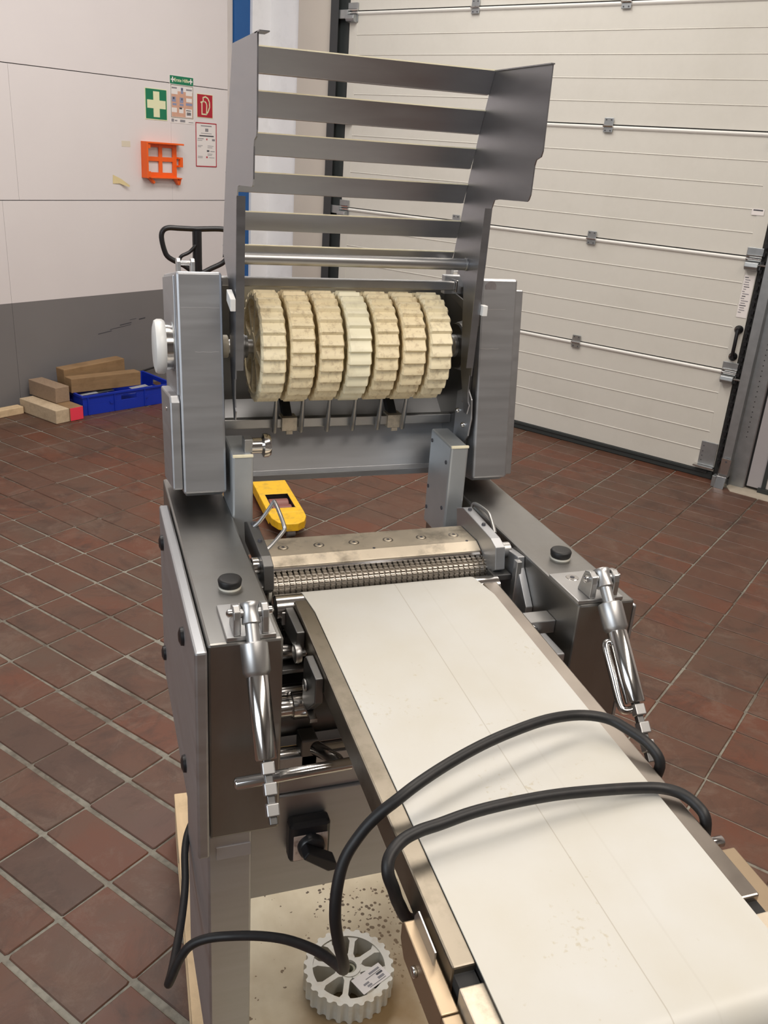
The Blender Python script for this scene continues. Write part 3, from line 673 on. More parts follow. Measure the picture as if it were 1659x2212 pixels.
obj('crate_rim', CRT().box(-0.006, cx1 + 0.006, -0.006, 0.001, cz1 - 0.012, cz1 + 0.001), CRATE, cr, bevel=0.001)
obj('crate_rim', CRT().box(-0.006, 0.001, 0.001, cy1, cz1 - 0.012, cz1 + 0.001), CRATE, cr, bevel=0.001)
obj('crate_rim', CRT().box(cx1 - 0.001, cx1 + 0.006, 0.001, cy1, cz1 - 0.012, cz1 + 0.001), CRATE, cr, bevel=0.001)
for u in (0.03, 0.20, 0.40, 0.57):
    obj('crate_rib', CRT().box(u - 0.003, u + 0.003, -0.006, 0.0, 0.004, cz1 - 0.012), CRATE, cr)
for u in (0.18, 0.41):
    obj('crate_boss', CRT().cyl((u, -0.001, 0.062), (u, -0.0045, 0.062), 0.012, 14), CRATE, cr)
g = CRT(); rr = random.Random(5)
for k in range(14):
    u = 0.08 + rr.random() * 0.4; v = 0.03 + rr.random() * 0.1; z = 0.072 + k * 0.0022
    ux = rr.uniform(0.04, 0.09); a = rr.uniform(-0.5, 0.5)
    g.add([(u - ux, v - 0.02, z), (u + ux, v - 0.02 + a * 0.03, z + 0.004), (u + ux, v + 0.02 + a * 0.03, z + 0.006), (u - ux, v + 0.02, z)], [(0, 1, 2, 3)])
obj('paper_scraps', g, mat('scrap_paper', (0.35, 0.36, 0.38), 0.7, 0, var=0.4, scale=30), None, kind='stuff', label='loose grey paper scraps lying inside the blue crate', cat='scraps')
# beams resting in the crate
def beam(p0, p1, w_, h_, mt, label):
    p0 = Vector(p0); p1 = Vector(p1); t = (p1 - p0); L = t.length; t.normalize(); sd = Vector((0, 0, 1)).cross(t).normalized(); up = t.cross(sd)
    g = G(lambda p: room(p0 + t * p[0] + sd * p[1] + up * p[2]))
    g.box(0, L, -w_ / 2, w_ / 2, 0, h_)
    obj('timber_beam', g, mt, None, bevel=0.004, label=label, cat='timber')
beam((2.86, 4.475, 0.117), (3.315, 4.430, 0.104), 0.075, 0.085, OLDWOOD, 'aged timber beam with a knot lying in front in the blue crate')
beam((2.88, 4.575, 0.140), (3.295, 4.562, 0.155), 0.085, 0.095, OLDWOOD, 'brown timber beam behind, higher of two across the blue crate')
# thin black cable along the wall foot
obj('wall_cable', G(room).tube(smooth_path([(3.42, 4.70, 0.075), (3.6, 4.70, 0.10), (3.9, 4.70, 0.13), (4.25, 4.70, 0.15)]), 0.006, 8), RUBBER, None, smooth=50, label='thin black cable running along the foot of the grey wall', cat='cable')
# ================================================================= PALLET TRUCK
pt = empty('pallet_truck', (0.6, 4.5, 0), 'yellow hand pallet truck with a black steering handle behind the machine', 'pallet truck')
def fork(xc):
    g = G()
    # flat top with a window and rounded tip
    hw = 0.078; y1 = 4.66; yt = 3.42
    tip = [(hw, yt), (hw * 0.96, yt - 0.05), (hw * 0.72, yt - 0.10), (hw * 0.3, yt - 0.125), (-hw * 0.3, yt - 0.125), (-hw * 0.72, yt - 0.10), (-hw * 0.96, yt - 0.05), (-hw, yt)]
    g.prism([(xc + u, v) for u, v in tip], 'z', 0.045, 0.080)
    hy0, hy1, hx = yt + 0.055, yt + 0.215, 0.050
    g.prism([(xc - hw, yt), (xc + hw, yt), (xc + hw, hy0), (xc - hw, hy0)], 'z', 0.072, 0.080)
    g.prism([(xc - hw, hy0), (xc - hx, hy0), (xc - hx, hy1), (xc - hw, hy1)], 'z', 0.072, 0.080)
    g.prism([(xc + hx, hy0), (xc + hw, hy0), (xc + hw, hy1), (xc + hx, hy1)], 'z', 0.072, 0.080)
    g.prism([(xc - hw, hy1), (xc + hw, hy1), (xc + hw, y1), (xc - hw, y1)], 'z', 0.072, 0.080)
    g.box(xc - hw, xc - hw + 0.006, yt, y1, 0.030, 0.073); g.box(xc + hw - 0.006, xc + hw, yt, y1, 0.030, 0.073)
    f = obj('fork', g, YELLOW, pt, bevel=0.003)
    for yy in (hy0 + 0.045, hy0 + 0.115):
        obj('load_roller', G().cyl((xc - 0.045, yy, 0.037), (xc + 0.045, yy, 0.037), 0.0365, 24, ch=0.004), mat('red_brown_polyurethane', (0.22, 0.075, 0.06), 0.45) if 'red_brown_polyurethane' not in bpy.data.materials else bpy.data.materials['red_brown_polyurethane'], f, smooth=40)
    obj('window_rim', G().box(xc - hx - 0.004, xc + hx + 0.004, hy0 - 0.004, hy0, 0.040, 0.0795).box(xc - hx - 0.004, xc - hx, hy0, hy1, 0.040, 0.0795).box(xc + hx, xc + hx + 0.004, hy0, hy1, 0.040, 0.0795).box(xc - hx - 0.004, xc + hx + 0.004, hy1, hy1 + 0.004, 0.040, 0.0795), BLACKP, f)
    obj('tip_roller', G().cyl((xc - 0.015, yt - 0.075, 0.021), (xc + 0.020, yt - 0.075, 0.021), 0.020, 14), GALV, f, smooth=40)
fork(0.785); fork(0.475)
g = G().box(0.46, 0.86, 4.66, 4.70, 0.04, 0.36).box(0.45, 0.74, 4.70, 4.86, 0.10, 0.20)
obj('truck_body', g, YELLOW, pt, bevel=0.006)
obj('hydraulic_pump', G().cyl((0.595, 4.79, 0.12), (0.595, 4.79, 0.42), 0.045, 20, ch=0.005), BLACKP, pt, smooth=40)
for xx in (0.53, 0.66): obj('steer_wheel', G().cyl((xx - 0.025, 4.80, 0.10), (xx + 0.025, 4.80, 0.10), 0.0985, 28, ch=0.006), RUBBER, pt, smooth=40)
obj('wheel_axle', G().cyl((0.52, 4.80, 0.10), (0.67, 4.80, 0.10), 0.02, 12), BLACKP, pt)
obj('handle_stem', G().tube([(0.590, 4.80, 0.40), (0.589, 4.78, 0.70), (0.588, 4.755, 0.90), (0.587, 4.75, 1.10)], 0.024, 14), BLACKP, pt, smooth=50)
lp = []
for (x, z) in ((0.587, 1.107), (0.68, 1.112), (0.725, 1.110), (0.752, 1.095), (0.760, 1.06), (0.752, 1.00), (0.725, 0.950), (0.66, 0.915), (0.587, 0.885), (0.52, 0.925), (0.445, 0.962), (0.422, 1.00), (0.410, 1.06), (0.418, 1.093), (0.445, 1.108), (0.50, 1.108)): lp.append((x, 4.75, z))
obj('handle_loop', G().tube([p for p in smooth_path(lp + [lp[0]], 4)][:-1], 0.0135, 10, closed=True), BLACKP, pt, smooth=50)
obj('lowering_lever', G().tube(smooth_path([(0.580, 4.735, 1.03), (0.545, 4.73, 0.995), (0.505, 4.725, 0.975), (0.492, 4.725, 0.952)]), 0.009, 8), BLACKP, pt, smooth=50)
# ================================================================= SHIPPING PALLET
pa = empty('wooden_pallet', (0.45, 1.1, 0), 'wooden pallet with a stained plywood deck under the machine', 'pallet')
PA = math.radians(-2.9)
def plf(p):
    x, y, z = p; ca, sa = math.cos(PA), math.sin(PA)
    return (0.108 + x * ca - (y - 1.1) * sa, 1.1 + x * sa + (y - 1.1) * ca, z)
def ply_material():
    mt, nt, b = newmat('stained_plywood')
    N = nt.nodes; L = nt.links
    g = N.new('ShaderNodeNewGeometry')
    n1 = N.new('ShaderNodeTexNoise'); n1.inputs['Scale'].default_value = 9; n1.inputs['Detail'].default_value = 9; n1.inputs['Roughness'].default_value = 0.7
    mp = N.new('ShaderNodeMapping'); mp.inputs['Scale'].default_value = (1, 0.35, 1); L.new(g.outputs['Position'], mp.inputs[0]); L.new(mp.outputs[0], n1.inputs['Vector'])
    mx = N.new('ShaderNodeMix'); mx.data_type = 'RGBA'; mx.inputs[6].default_value = (0.56, 0.47, 0.31, 1); mx.inputs[7].default_value = (0.84, 0.78, 0.62, 1); L.new(n1.outputs['Fac'], mx.inputs[0])
    # spatter concentrated behind the spare wheel
    n2 = N.new('ShaderNodeTexVoronoi'); n2.inputs['Scale'].default_value = 95; L.new(g.outputs['Position'], n2.inputs['Vector'])
    lt = N.new('ShaderNodeMath'); lt.operation = 'LESS_THAN'; lt.inputs[1].default_value = 0.36; L.new(n2.outputs['Distance'], lt.inputs[0])
    ds = N.new('ShaderNodeVectorMath'); ds.operation = 'DISTANCE'; ds.inputs[1].default_value = (0.47, 1.22, 0.12); L.new(g.outputs['Position'], ds.inputs[0])
    mr = N.new('ShaderNodeMapRange'); mr.inputs[1].default_value = 0.03; mr.inputs[2].default_value = 0.17; mr.inputs[3].default_value = 0.85; mr.inputs[4].default_value = 0.16; L.new(ds.outputs['Value'], mr.inputs[0])
    n3 = N.new('ShaderNodeTexNoise'); n3.inputs['Scale'].default_value = 70; L.new(g.outputs['Position'], n3.inputs['Vector'])
    l3 = N.new('ShaderNodeMath'); l3.operation = 'LESS_THAN'; L.new(n3.outputs['Fac'], l3.inputs[0])
    ad = N.new('ShaderNodeMath'); ad.operation = 'MULTIPLY_ADD'; ad.inputs[1].default_value = 0.35; ad.inputs[2].default_value = 0.28; L.new(mr.outputs[0], ad.inputs[0]); L.new(ad.outputs[0], l3.inputs[1])
    mu = N.new('ShaderNodeMath'); mu.operation = 'MULTIPLY'; L.new(lt.outputs[0], mu.inputs[0]); L.new(l3.outputs[0], mu.inputs[1])
    m2 = N.new('ShaderNodeMix'); m2.data_type = 'RGBA'; m2.inputs[7].default_value = (0.045, 0.03, 0.02, 1); L.new(mu.outputs[0], m2.inputs[0]); L.new(mx.outputs[2], m2.inputs[6])
    # brown oily stain round the spare wheel
    n4 = N.new('ShaderNodeTexNoise'); n4.inputs['Scale'].default_value = 9; n4.inputs['Detail'].default_value = 6; L.new(g.outputs['Position'], n4.inputs['Vector'])
    d4 = N.new('ShaderNodeVectorMath'); d4.operation = 'DISTANCE'; d4.inputs[1].default_value = (0.42, 1.02, 0.12); L.new(g.outputs['Position'], d4.inputs[0])
    s4_ = N.new('ShaderNodeMath'); s4_.operation = 'MULTIPLY_ADD'; s4_.inputs[1].default_value = -2.2; s4_.inputs[2].default_value = 0.75; L.new(d4.outputs['Value'], s4_.inputs[0])
    s5_ = N.new('ShaderNodeMath'); s5_.operation = 'ADD'; s5_.use_clamp = True; L.new(s4_.outputs[0], s5_.inputs[0])
    k5 = N.new('ShaderNodeMath'); k5.operation = 'MULTIPLY_ADD'; k5.inputs[1].default_value = 1.1; k5.inputs[2].default_value = -0.35; L.new(n4.outputs['Fac'], k5.inputs[0]); L.new(k5.outputs[0], s5_.inputs[1])
    m3 = N.new('ShaderNodeMix'); m3.data_type = 'RGBA'; m3.inputs[7].default_value = (0.235, 0.150, 0.065, 1); L.new(s5_.outputs[0], m3.inputs[0]); L.new(m2.outputs[2], m3.inputs[6])
    L.new(m3.outputs[2], b.inputs['Base Color']); b.inputs['Roughness'].default_value = 0.6
    return mt
PLY = ply_material()
PZ = 0.120
obj('plywood_sheet', G(plf).box(0.052, 0.80, 0.50, 1.69, PZ - 0.012, PZ + 0.0015), PLY, pa, bevel=0.001)
obj('edge_board', G(plf).box(0.0, 0.050, 0.50, 1.70, PZ - 0.020, PZ), PINE, pa, bevel=0.002)
for yy in (0.50, 0.76, 1.04, 1.32, 1.58): obj('deck_board', G(plf).box(0.0, 0.80, yy, yy + 0.11, PZ - 0.042, PZ - 0.021), PINE, pa, bevel=0.002)
for xx in (0.0, 0.35, 0.70):
    obj('runner', G(plf).box(xx, xx + 0.10, 0.50, 1.69, 0.0, 0.022), PINE, pa, bevel=0.002)
    for yy in (0.50, 1.04, 1.58): obj('pallet_block', G(plf).box(xx, xx + 0.10, yy, yy + 0.11, 0.022, PZ - 0.042), PALEWOOD, pa, bevel=0.002)
# ================================================================= TOOTHED WHEEL MESH
def wheel_g(Rr, wdt, teeth=26, rim_in=0.80, spokes=8, hub=0.27, bore=0.15, deep=0.055, saw=True, taper=0.035):
    """wheel round the local X axis, centred on the origin: rim with a toothed tread"""
    g = G(); hw = wdt / 2; smp = 6; n = teeth * smp
    def rad(i):
        f = (i % smp) / smp
        if saw: k = [0, 1.0, 0.95, 0.75, 0.45, 0.12][i % smp]
        else: k = [0.0, 0.12, 0.85, 1.0, 0.85, 0.12][i % smp]
        return Rr * (1 - deep * k)
    def ring(x, fr, off=0.0):
        return [(x, fr(i) * math.cos(2 * math.pi * i / n), fr(i) * math.sin(2 * math.pi * i / n)) for i in range(n)]
    ri = Rr * rim_in
    g.rings([ring(-hw, lambda i: rad(i) * (1 - taper)), ring(-hw + wdt * (0.07 if saw else 0.02), rad), ring(hw - wdt * (0.07 if saw else 0.02), rad), ring(hw, lambda i: rad(i) * (1 - taper)), ring(hw, lambda i: ri), ring(-hw, lambda i: ri)], closed=True, cap=False)
    rb, rh, m_ = Rr * bore, Rr * hub, 32
    def c(x, r): return [(x, r * math.cos(2 * math.pi * i / m_), r * math.sin(2 * math.pi * i / m_)) for i in range(m_)]
    g.rings([c(-hw * 0.96, rb), c(-hw * 0.96, rh), c(hw * 0.96, rh), c(hw * 0.96, rb)], closed=True, cap=False)
    for k in range(spokes):
        a = 2 * math.pi * (k + 0.5) / spokes
        ct, st = math.cos(a), math.sin(a)
        vs = []
        for x in (-hw * 0.9, hw * 0.9):
            for (r, t) in ((rh * 0.96, -0.115 * Rr), (rh * 1.35, -0.060 * Rr), (ri * 0.86, -0.060 * Rr), (ri * 1.01, -0.14 * Rr), (ri * 1.01, 0.14 * Rr), (ri * 0.86, 0.060 * Rr), (rh * 1.35, 0.060 * Rr), (rh * 0.96, 0.115 * Rr)):
                vs.append((x, r * ct - t * st, r * st + t * ct))
        g.add(vs, [tuple(range(8))[::-1], tuple(range(8, 16))] + [(i, (i + 1) % 8, 8 + (i + 1) % 8, 8 + i) for i in range(8)])
    return g
# ================================================================= SPARE WHEEL
sp_c = Vector((0.392, 1.105, PZ + 0.0235))
sp = empty('spare_wheel', (sp_c.x, sp_c.y, PZ + 0.002), 'white toothed plastic wheel lying flat on the plywood', 'wheel')
g0 = wheel_g(0.083, 0.043, teeth=26, saw=False, deep=0.07, rim_in=0.80, hub=0.26, bore=0.17, taper=0.0)
g = G(lambda p: (sp_c.x + p[2], sp_c.y + p[1], sp_c.z - p[0])); g.add(g0.v, g0.f)
obj('toothed_rim', g, WHITEP, sp, smooth=35, bevel=0.0)
g = G(); r0, r1 = 0.083 * 0.172, 0.083 * 0.10
g.lathe((sp_c.x, sp_c.y, sp_c.z - 0.018), (sp_c.x, sp_c.y, sp_c.z + 0.015), [(0, r0), (0.030, r0), (0.033, r0 - 0.002), (0.033, r1), (0.0, r1)], 28)
obj('hub_bush', g, mat('grey_green_bush', (0.34, 0.33, 0.24), 0.5), sp, smooth=40)
lz = sp_c.z + 0.0222
la = math.radians(24)
def lbl(u, v, o=0.0): return (sp_c.x + 0.030 + u * math.cos(la) - v * math.sin(la), sp_c.y - 0.038 + u * math.sin(la) + v * math.cos(la), lz + o)
g = G(); g.add([lbl(-0.030, -0.016), lbl(0.034, -0.016), lbl(0.034, 0.018), lbl(-0.030, 0.020), lbl(-0.030, -0.016, 0.0005), lbl(0.034, -0.016, 0.0005), lbl(0.034, 0.018, 0.0005), lbl(-0.030, 0.020, 0.0005)], [(0, 1, 2, 3), (4, 5, 6, 7), (0, 1, 5, 4), (1, 2, 6, 5), (2, 3, 7, 6), (3, 0, 4, 7)])
stk = obj('paper_sticker', g, PAPER, sp)
for (u0, u1, v0, v1, mt) in ((0.004, 0.028, 0.008, 0.012, INK), (-0.008, 0.028, 0.0045, 0.0055, INKD), (0.014, 0.028, -0.001, 0.003, INKD), (-0.018, -0.006, -0.004, 0.000, INK), (-0.012, 0.026, -0.0125, -0.0115, INKD), (-0.014, -0.004, -0.010, -0.006, INK), (0.012, 0.026, -0.009, -0.004, INK)):
    g = G(); g.add([lbl(u0, v0, 0.0008), lbl(u1, v0, 0.0008), lbl(u1, v1, 0.0008), lbl(u0, v1, 0.0008)], [(0, 1, 2, 3)])
    obj('print_line', g, mt, stk)
# ================================================================= THE MACHINE
MC = empty('slicing_machine', (0.41, 1.2, PZ + 0.002), 'stainless steel food slicing machine with feed wheels, hinged slatted guard and white belt', 'machine')
def g_(): return G()
YF = 0.900
# --- side cabinets
def cabinet(x0, x1, outer):
    c = obj('side_cabinet', G().box(x0, x1, YF, 1.46, 0.709, 1.0), STEEL_T, MC, bevel=0.0035)
    s = 1 if outer > x1 else -1
    xo = x1 if s > 0 else x0
    a, b = sorted((xo + s * 0.0015, outer))
    cv = obj('cover_panel', G().box(a, b, YF - (0.012 if s < 0 else -0.002), 1.345, 0.690, 0.9985 if s < 0 else 0.990), STEEL, c, bevel=0.003)
    for (yy, zz) in ((1.29, 0.957), (1.01, 0.951), (1.308, 0.746), (1.02, 0.741)):
        obj('screw_plug', G().lathe((outer - s * 0.001, yy, zz), (outer + s * 0.008, yy, zz), [(0, 0.013), (0.005, 0.012), (0.0075, 0.006)], 18), BLACKP, c, smooth=50)
    return c
cabL = cabinet(0.1165, 0.2075, 0.100)
cabR = cabinet(0.6120, 0.6985, 0.7060)
# legs
for (x0, x1, y0, y1) in ((0.1140, 0.1715, 0.902, 1.150), (0.6360, 0.6960, 0.96, 1.150), (0.1500, 0.2060, 1.36, 1.45), (0.6360, 0.6960, 1.36, 1.45)):
    lg = obj('leg', G().box(x0, x1, y0, y1, 0.262, 0.712), STEEL, MC, bevel=0.003)
    for yy in ((y0 + 0.03, y1 - 0.08) if y1 - y0 > 0.2 else ((y0 + y1) / 2,)):
        obj('levelling_foot', G().lathe(((x0 + x1) / 2 + 0.008, yy, PZ + 0.002), ((x0 + x1) / 2 + 0.008, yy, 0.262), [(0, 0.024), (0.012, 0.024), (0.02, 0.010), (0.14, 0.010)], 16), GALV, lg, smooth=40)
# switch panel and electrical box between the legs
pnl = obj('switch_panel', G().box(0.1715, 0.620, 0.950, 1.140, 0.540, 0.716), STEEL, MC, bevel=0.002)
obj('upper_panel', G().box(0.1715, 0.620, 0.955, 0.962, 0.717, 0.775), STEEL, MC, bevel=0.001)
obj('rating_strip', G().box(0.125, 0.170, 0.9005, 0.902, 0.672, 0.692), mat('worn_label', (0.36, 0.33, 0.32), 0.5, 0.5), MC)
sw = obj('rotary_switch', G().box(0.229, 0.288, 0.926, 0.950, 0.616, 0.682), BLACKP, MC, bevel=0.006)
obj('switch_plate', G().box(0.2345, 0.2835, 0.9245, 0.9265, 0.621, 0.664), mat('rusty_plate', (0.55, 0.44, 0.38), 0.5, 0.3, dirt=(0.10, 0.03, 0.02), dirt_amt=0.95, dirt_scale=60), sw, bevel=0.001)
obj('switch_boss', G().lathe((0.259, 0.926, 0.646), (0.259, 0.905, 0.646), [(0, 0.0195), (0.010, 0.0185), (0.012, 0.016)], 24), BLACKP, sw, smooth=50)
g = G(lambda p: (0.259 + p[0] * math.cos(-0.62) - p[2] * math.sin(-0.62), p[1], 0.646 + p[0] * math.sin(-0.62) + p[2] * math.cos(-0.62)))
g.prism([(-0.018, -0.006), (0.028, -0.009), (0.036, -0.003), (0.036, 0.004), (0.028, 0.009), (-0.018, 0.007)], 'y', 0.893, 0.914)
obj('switch_lever', g, BLACKP, sw, bevel=0.002)
# inner floor box and rear cross drum between cabinets
obj('gear_housing', G().box(0.2085, 0.611, 1.10, 1.20, 0.76, 0.885), STEEL_D, MC, bevel=0.003)
obj('motor_drum', G().cyl((0.2085, 1.02, 0.808), (0.611, 1.02, 0.808), 0.036, 28), STEEL_D, MC, smooth=40)
for (nm, y, z, r, mt) in (('cross_rod', 1.030, 0.898, 0.0115, CHROME), ('cross_rod', 1.000, 0.852, 0.010, CHROME), ('cross_rod', 0.972, 0.7685, 0.0115, CHROME)):
    obj(nm, G().cyl((0.2080, y, z), (0.6115, y, z), r, 20), mt, MC, smooth=40)
obj('cross_plate', G().box(0.2085, 0.6115, 1.004, 1.036, 0.878, 0.884), STEEL_D, MC, bevel=0.001)
pv = obj('pivot_collar', G().cyl((0.235, 0.970, 0.850), (0.2575, 0.970, 0.850), 0.0185, 26, ch=0.0015), CHROME, MC, smooth=40)
obj('pivot_shaft', G().cyl((0.2078, 0.970, 0.847), (0.236, 0.970, 0.847), 0.0125, 20), CHROME, pv, smooth=40)
# height lever: horizontal rod with clamp and short arm
hr = obj('height_lever', G().lathe((0.1405, 0.8585, 0.8275), (0.2885, 0.8605, 0.8300), [(0, 0.0035), (0.0012, 0.0062), (0.003, 0.0078), (0.148, 0.0078)], 18), CHROME, MC, smooth=50)
obj('lever_arm', G().lathe((0.262, 0.935, 0.803), (0.280, 0.868, 0.826), [(0, 0.007), (0.004, 0.0098), (0.060, 0.0085), (0.070, 0.006)], 16), CHROME, hr, smooth=50)
obj('lever_clamp', G().box(0.248, 0.272, 0.955, 0.985, 0.748, 0.800), STEEL_D, hr, bevel=0.002)
# black knobs on the cabinet tops
for (xx, yy) in ((0.165, 1.041), (0.660, 1.042)):
    k = obj('top_knob', G().lathe((xx, yy, 1.002), (xx, yy, 1.014), [(0, 0.0135), (0.002, 0.0150), (0.009, 0.0160), (0.0115, 0.0145), (0.012, 0.012)], 28), RUBBER, MC, smooth=50)
    obj('knob_washer', G().cyl((xx, yy, 1.0), (xx, yy, 1.0025), 0.0150, 24), WHITEP, k, smooth=40)
    obj('knob_screw', G().lathe((xx, yy, 1.012), (xx, yy, 1.0135), [(0, 0.004), (0.001, 0.004), (0.0013, 0.002)], 12), OLDWOOD, k)
# --- clevis and swinging strut on each cabinet
def strut(xc, dx, cab, mirror):
    c = obj('clevis_plate', G().box(xc - 0.030 - (0.010 if mirror else 0), xc + 0.030, 0.902, 0.985, 1.0003, 1.006), SATIN, cab, bevel=0.001)
    for s in (-1, 1):
        g = G(); ylo, yhi = 0.904, 0.930
        pr = [(ylo, 1.006), (yhi + 0.008, 1.006), (yhi, 1.030), (yhi - 0.004, 1.039), (0.915, 1.042), (ylo + 0.002, 1.037), (ylo, 1.028)]
        a, b = sorted((xc + s * 0.0125, xc + s * 0.0215))
        g.prism(pr, 'x', a, b); obj('clevis_lug', g, SATIN, cab, bevel=0.0015)
        obj('clevis_bolt', G().lathe((xc + s * 0.0212, 0.916, 1.031), (xc + s * 0.0285, 0.916, 1.031), [(0, 0.0052), (0.005, 0.0050), (0.0072, 0.002)], 14), CHROME, cab, smooth=50)
    for (yy, off) in ((0.968, -0.012 if mirror else 0.012),):
        obj('plate_screw', G().lathe((xc + off, yy, 1.006), (xc + off, yy, 1.0068), [(0, 0.0095), (0.0006, 0.0088)], 20), CHROME, cab, smooth=30)
        obj('screw_socket', G().cyl((xc + off, yy, 1.0068), (xc + off, yy, 1.0071), 0.0035, 6), INKD, cab)
    st = empty('tension_strut', (xc, 0.9, 0.85), None, None, parent=MC)
    A = Vector((xc, 0.913, 1.031)); B = Vector((xc + dx, 0.762 if not mirror else 0.735, 0.838 if not mirror else 0.858))
    ax = (B - A).normalized(); Ltot = (B - A).length
    def at(t): return tuple(A + ax * t)
    obj('eye_barrel', G().lathe(at(-0.0125), at(0.0135), [(0, 0.0110), (0.001, 0.0118), (0.006, 0.0108), (0.012, 0.0102), (0.020, 0.0110), (0.025, 0.0118), (0.026, 0.0100)], 26), SATIN, st, smooth=50)
    obj('eye_pin', G().cyl((xc - 0.0140, 0.914, 1.031), (xc + 0.0140, 0.914, 1.031), 0.0060, 18), SATIN, st, smooth=40)
    obj('strut_neck', G().cyl(at(0.010), at(0.040), 0.0082, 18), SATIN, st, smooth=40)
    obj('strut_collar', G().lathe(at(0.036), at(0.076), [(0, 0.0150), (0.0015, 0.0165), (0.034, 0.0165), (0.038, 0.0135), (0.040, 0.0125)], 28), SATIN, st, smooth=40)
    obj('strut_sleeve', G().lathe(at(0.074), at(0.170), [(0, 0.0118), (0.002, 0.0132), (0.094, 0.0132), (0.096, 0.0122)], 28), CHROME, st, smooth=40)
    u = Vector((1, 0, 0)); v = ax.cross(u).normalized()
    def sb(t0, t1, hx, hy, off=0.0):
        g = G(); vs = []
        for t in (t0, t1):
            for (a, b) in ((-hx, -hy), (hx, -hy), (hx, hy), (-hx, hy)): vs.append(tuple(A + ax * t + u * a + v * (b + off)))
        g.add(vs, [(0, 3, 2, 1), (4, 5, 6, 7), (0, 1, 5, 4), (1, 2, 6, 5), (2, 3, 7, 6), (3, 0, 4, 7)]); return g
    obj('strut_stem', sb(0.165, Ltot - 0.004, 0.0046, 0.0040), STEEL_D, st, bevel=0.001)
    tt = 0.172; k = 0
    while tt < Ltot - 0.01:
        obj('strut_notch', sb(tt, tt + 0.0145, 0.0074, 0.0062, 0.003), SATIN, st, bevel=0.0015)
        tt += 0.0228; k += 1
    if mirror:
        q0 = at(0.085); q1 = at(0.165)
        off = Vector((-0.018, 0.004, -0.004)); off2 = Vector((-0.018, 0.004, -0.006))
        obj('strut_handle', G().tube(smooth_path([Vector(at(0.088)) + off * 0.5, Vector(at(0.090)) + off, Vector(at(0.13)) + off2, Vector(at(0.168)) + off2, Vector(at(0.176)) + off2 * 0.7, Vector(at(0.176)) + off2 * 0.1]), 0.0052, 10), CHROME, st, smooth=50)
    return st
strut(0.1690, 0.001, cabL, False)
strut(0.6500, -0.006, cabR, True)
# --- knife unit: blade plate with countersunk screws and two toothed rollers
bl = empty('knife_unit', (0.41, 1.15, 0.93), None, None, parent=MC)
g = G().prism([(1.214, 0.985), (1.214, 0.965), (1.150, 0.955), (1.133, 0.9745), (1.131, 0.9785), (1.150, 0.9865)], 'x', 0.240, 0.572)
obj('blade_plate', g, BRASSY, bl, bevel=0.0006)
obj('blade_lip', G().prism([(1.136, 0.9745), (1.128, 0.972), (1.1275, 0.9735), (1.136, 0.9785)], 'x', 0.242, 0.570), CHROME, bl)
for k in range(6):
    xx = 0.2665 + k * 0.0555
    s = obj('countersunk_screw', G().cyl((xx, 1.178, 0.9840), (xx, 1.178, 0.9866), 0.0082, 22), KNURL, bl, smooth=30)
    obj('screw_ring', G().lathe((xx, 1.178, 0.9866), (xx, 1.178, 0.9874), [(0, 0.0062), (0.0007, 0.0055)], 20), BRASSY, s, smooth=30)
    obj('screw_socket', G().cyl((xx, 1.178, 0.9874), (xx, 1.178, 0.9877), 0.0026, 6), INKD, s)
for xx in (0.402, 0.556): obj('blade_hole', G().cyl((xx, 1.152, 0.9855), (xx, 1.152, 0.9872), 0.0022, 10), INKD, bl)
obj('blade_bed', G().box(0.236, 0.578, 1.150, 1.225, 0.900, 0.9645), STEEL_D, bl, bevel=0.002)
def disc_g(Rr, wdt, teeth):
    g = G(); n = teeth * 4
    def ring(x): return [(x, (Rr if (i % 4) < 2 else Rr * 0.86) * math.cos(2 * math.pi * i / n), (Rr if (i % 4) < 2 else Rr * 0.86) * math.sin(2 * math.pi * i / n)) for i in range(n)]
    g.rings([ring(-wdt / 2), ring(wdt / 2)]); return g
RY, RZ, RR = 1.126, 0.9480, 0.0245
rl = obj('toothed_roller', G().cyl((0.234, RY, RZ), (0.580, RY, RZ), 0.0190, 24), KNURL, MC, smooth=40)
d0 = disc_g(RR, 0.0056, 25)
first = None
for k in range(40):
    xx = 0.2400 + k * 0.00855
    if first is None:
        g = G(lambda p: (xx + p[0], RY + p[1], RZ + p[2])); g.add(d0.v, d0.f); first = obj('roller_disc', g, KNURL, rl); fo = WORLD[first.name].copy()
    else:
        inst(first, 'roller_disc', rl, fo + Vector((k * 0.00855, 0, 0)))
obj('roller_end_flange', G().cyl((0.5775, RY, RZ), (0.5850, RY, RZ), 0.0235, 28, ch=0.001), SATIN, rl, smooth=40)
obj('roller_end_flange', G().cyl((0.2300, RY, RZ), (0.2355, RY, RZ), 0.0225, 28, ch=0.001), WHITEP, rl, smooth=40)
obj('roller_shaft', G().cyl((0.585, RY, RZ), (0.6115, RY, RZ), 0.0105, 20), SATIN, rl, smooth=40)
obj('roller_shaft', G().cyl((0.2078, RY, RZ), (0.230, RY, RZ), 0.0105, 20), SATIN, rl, smooth=40)
# lower toothed roller
r2 = obj('lower_toothed_roller', G().cyl((0.2078, 1.098, 0.900), (0.6115, 1.098, 0.900), 0.014, 20), STEEL_D, MC, smooth=40)
for k in range(12):
    if k == 0:
        g = G(lambda p: (0.2290 + p[0], 1.098 + p[1], 0.900 + p[2])); dd = disc_g(0.0215, 0.0045, 24); g.add(dd.v, dd.f); f2 = obj('roller_disc', g, STEEL_D, r2); f2o = WORLD[f2.name].copy()
    else: inst(f2, 'roller_disc', r2, f2o + Vector((k * 0.0065, 0, 0)))
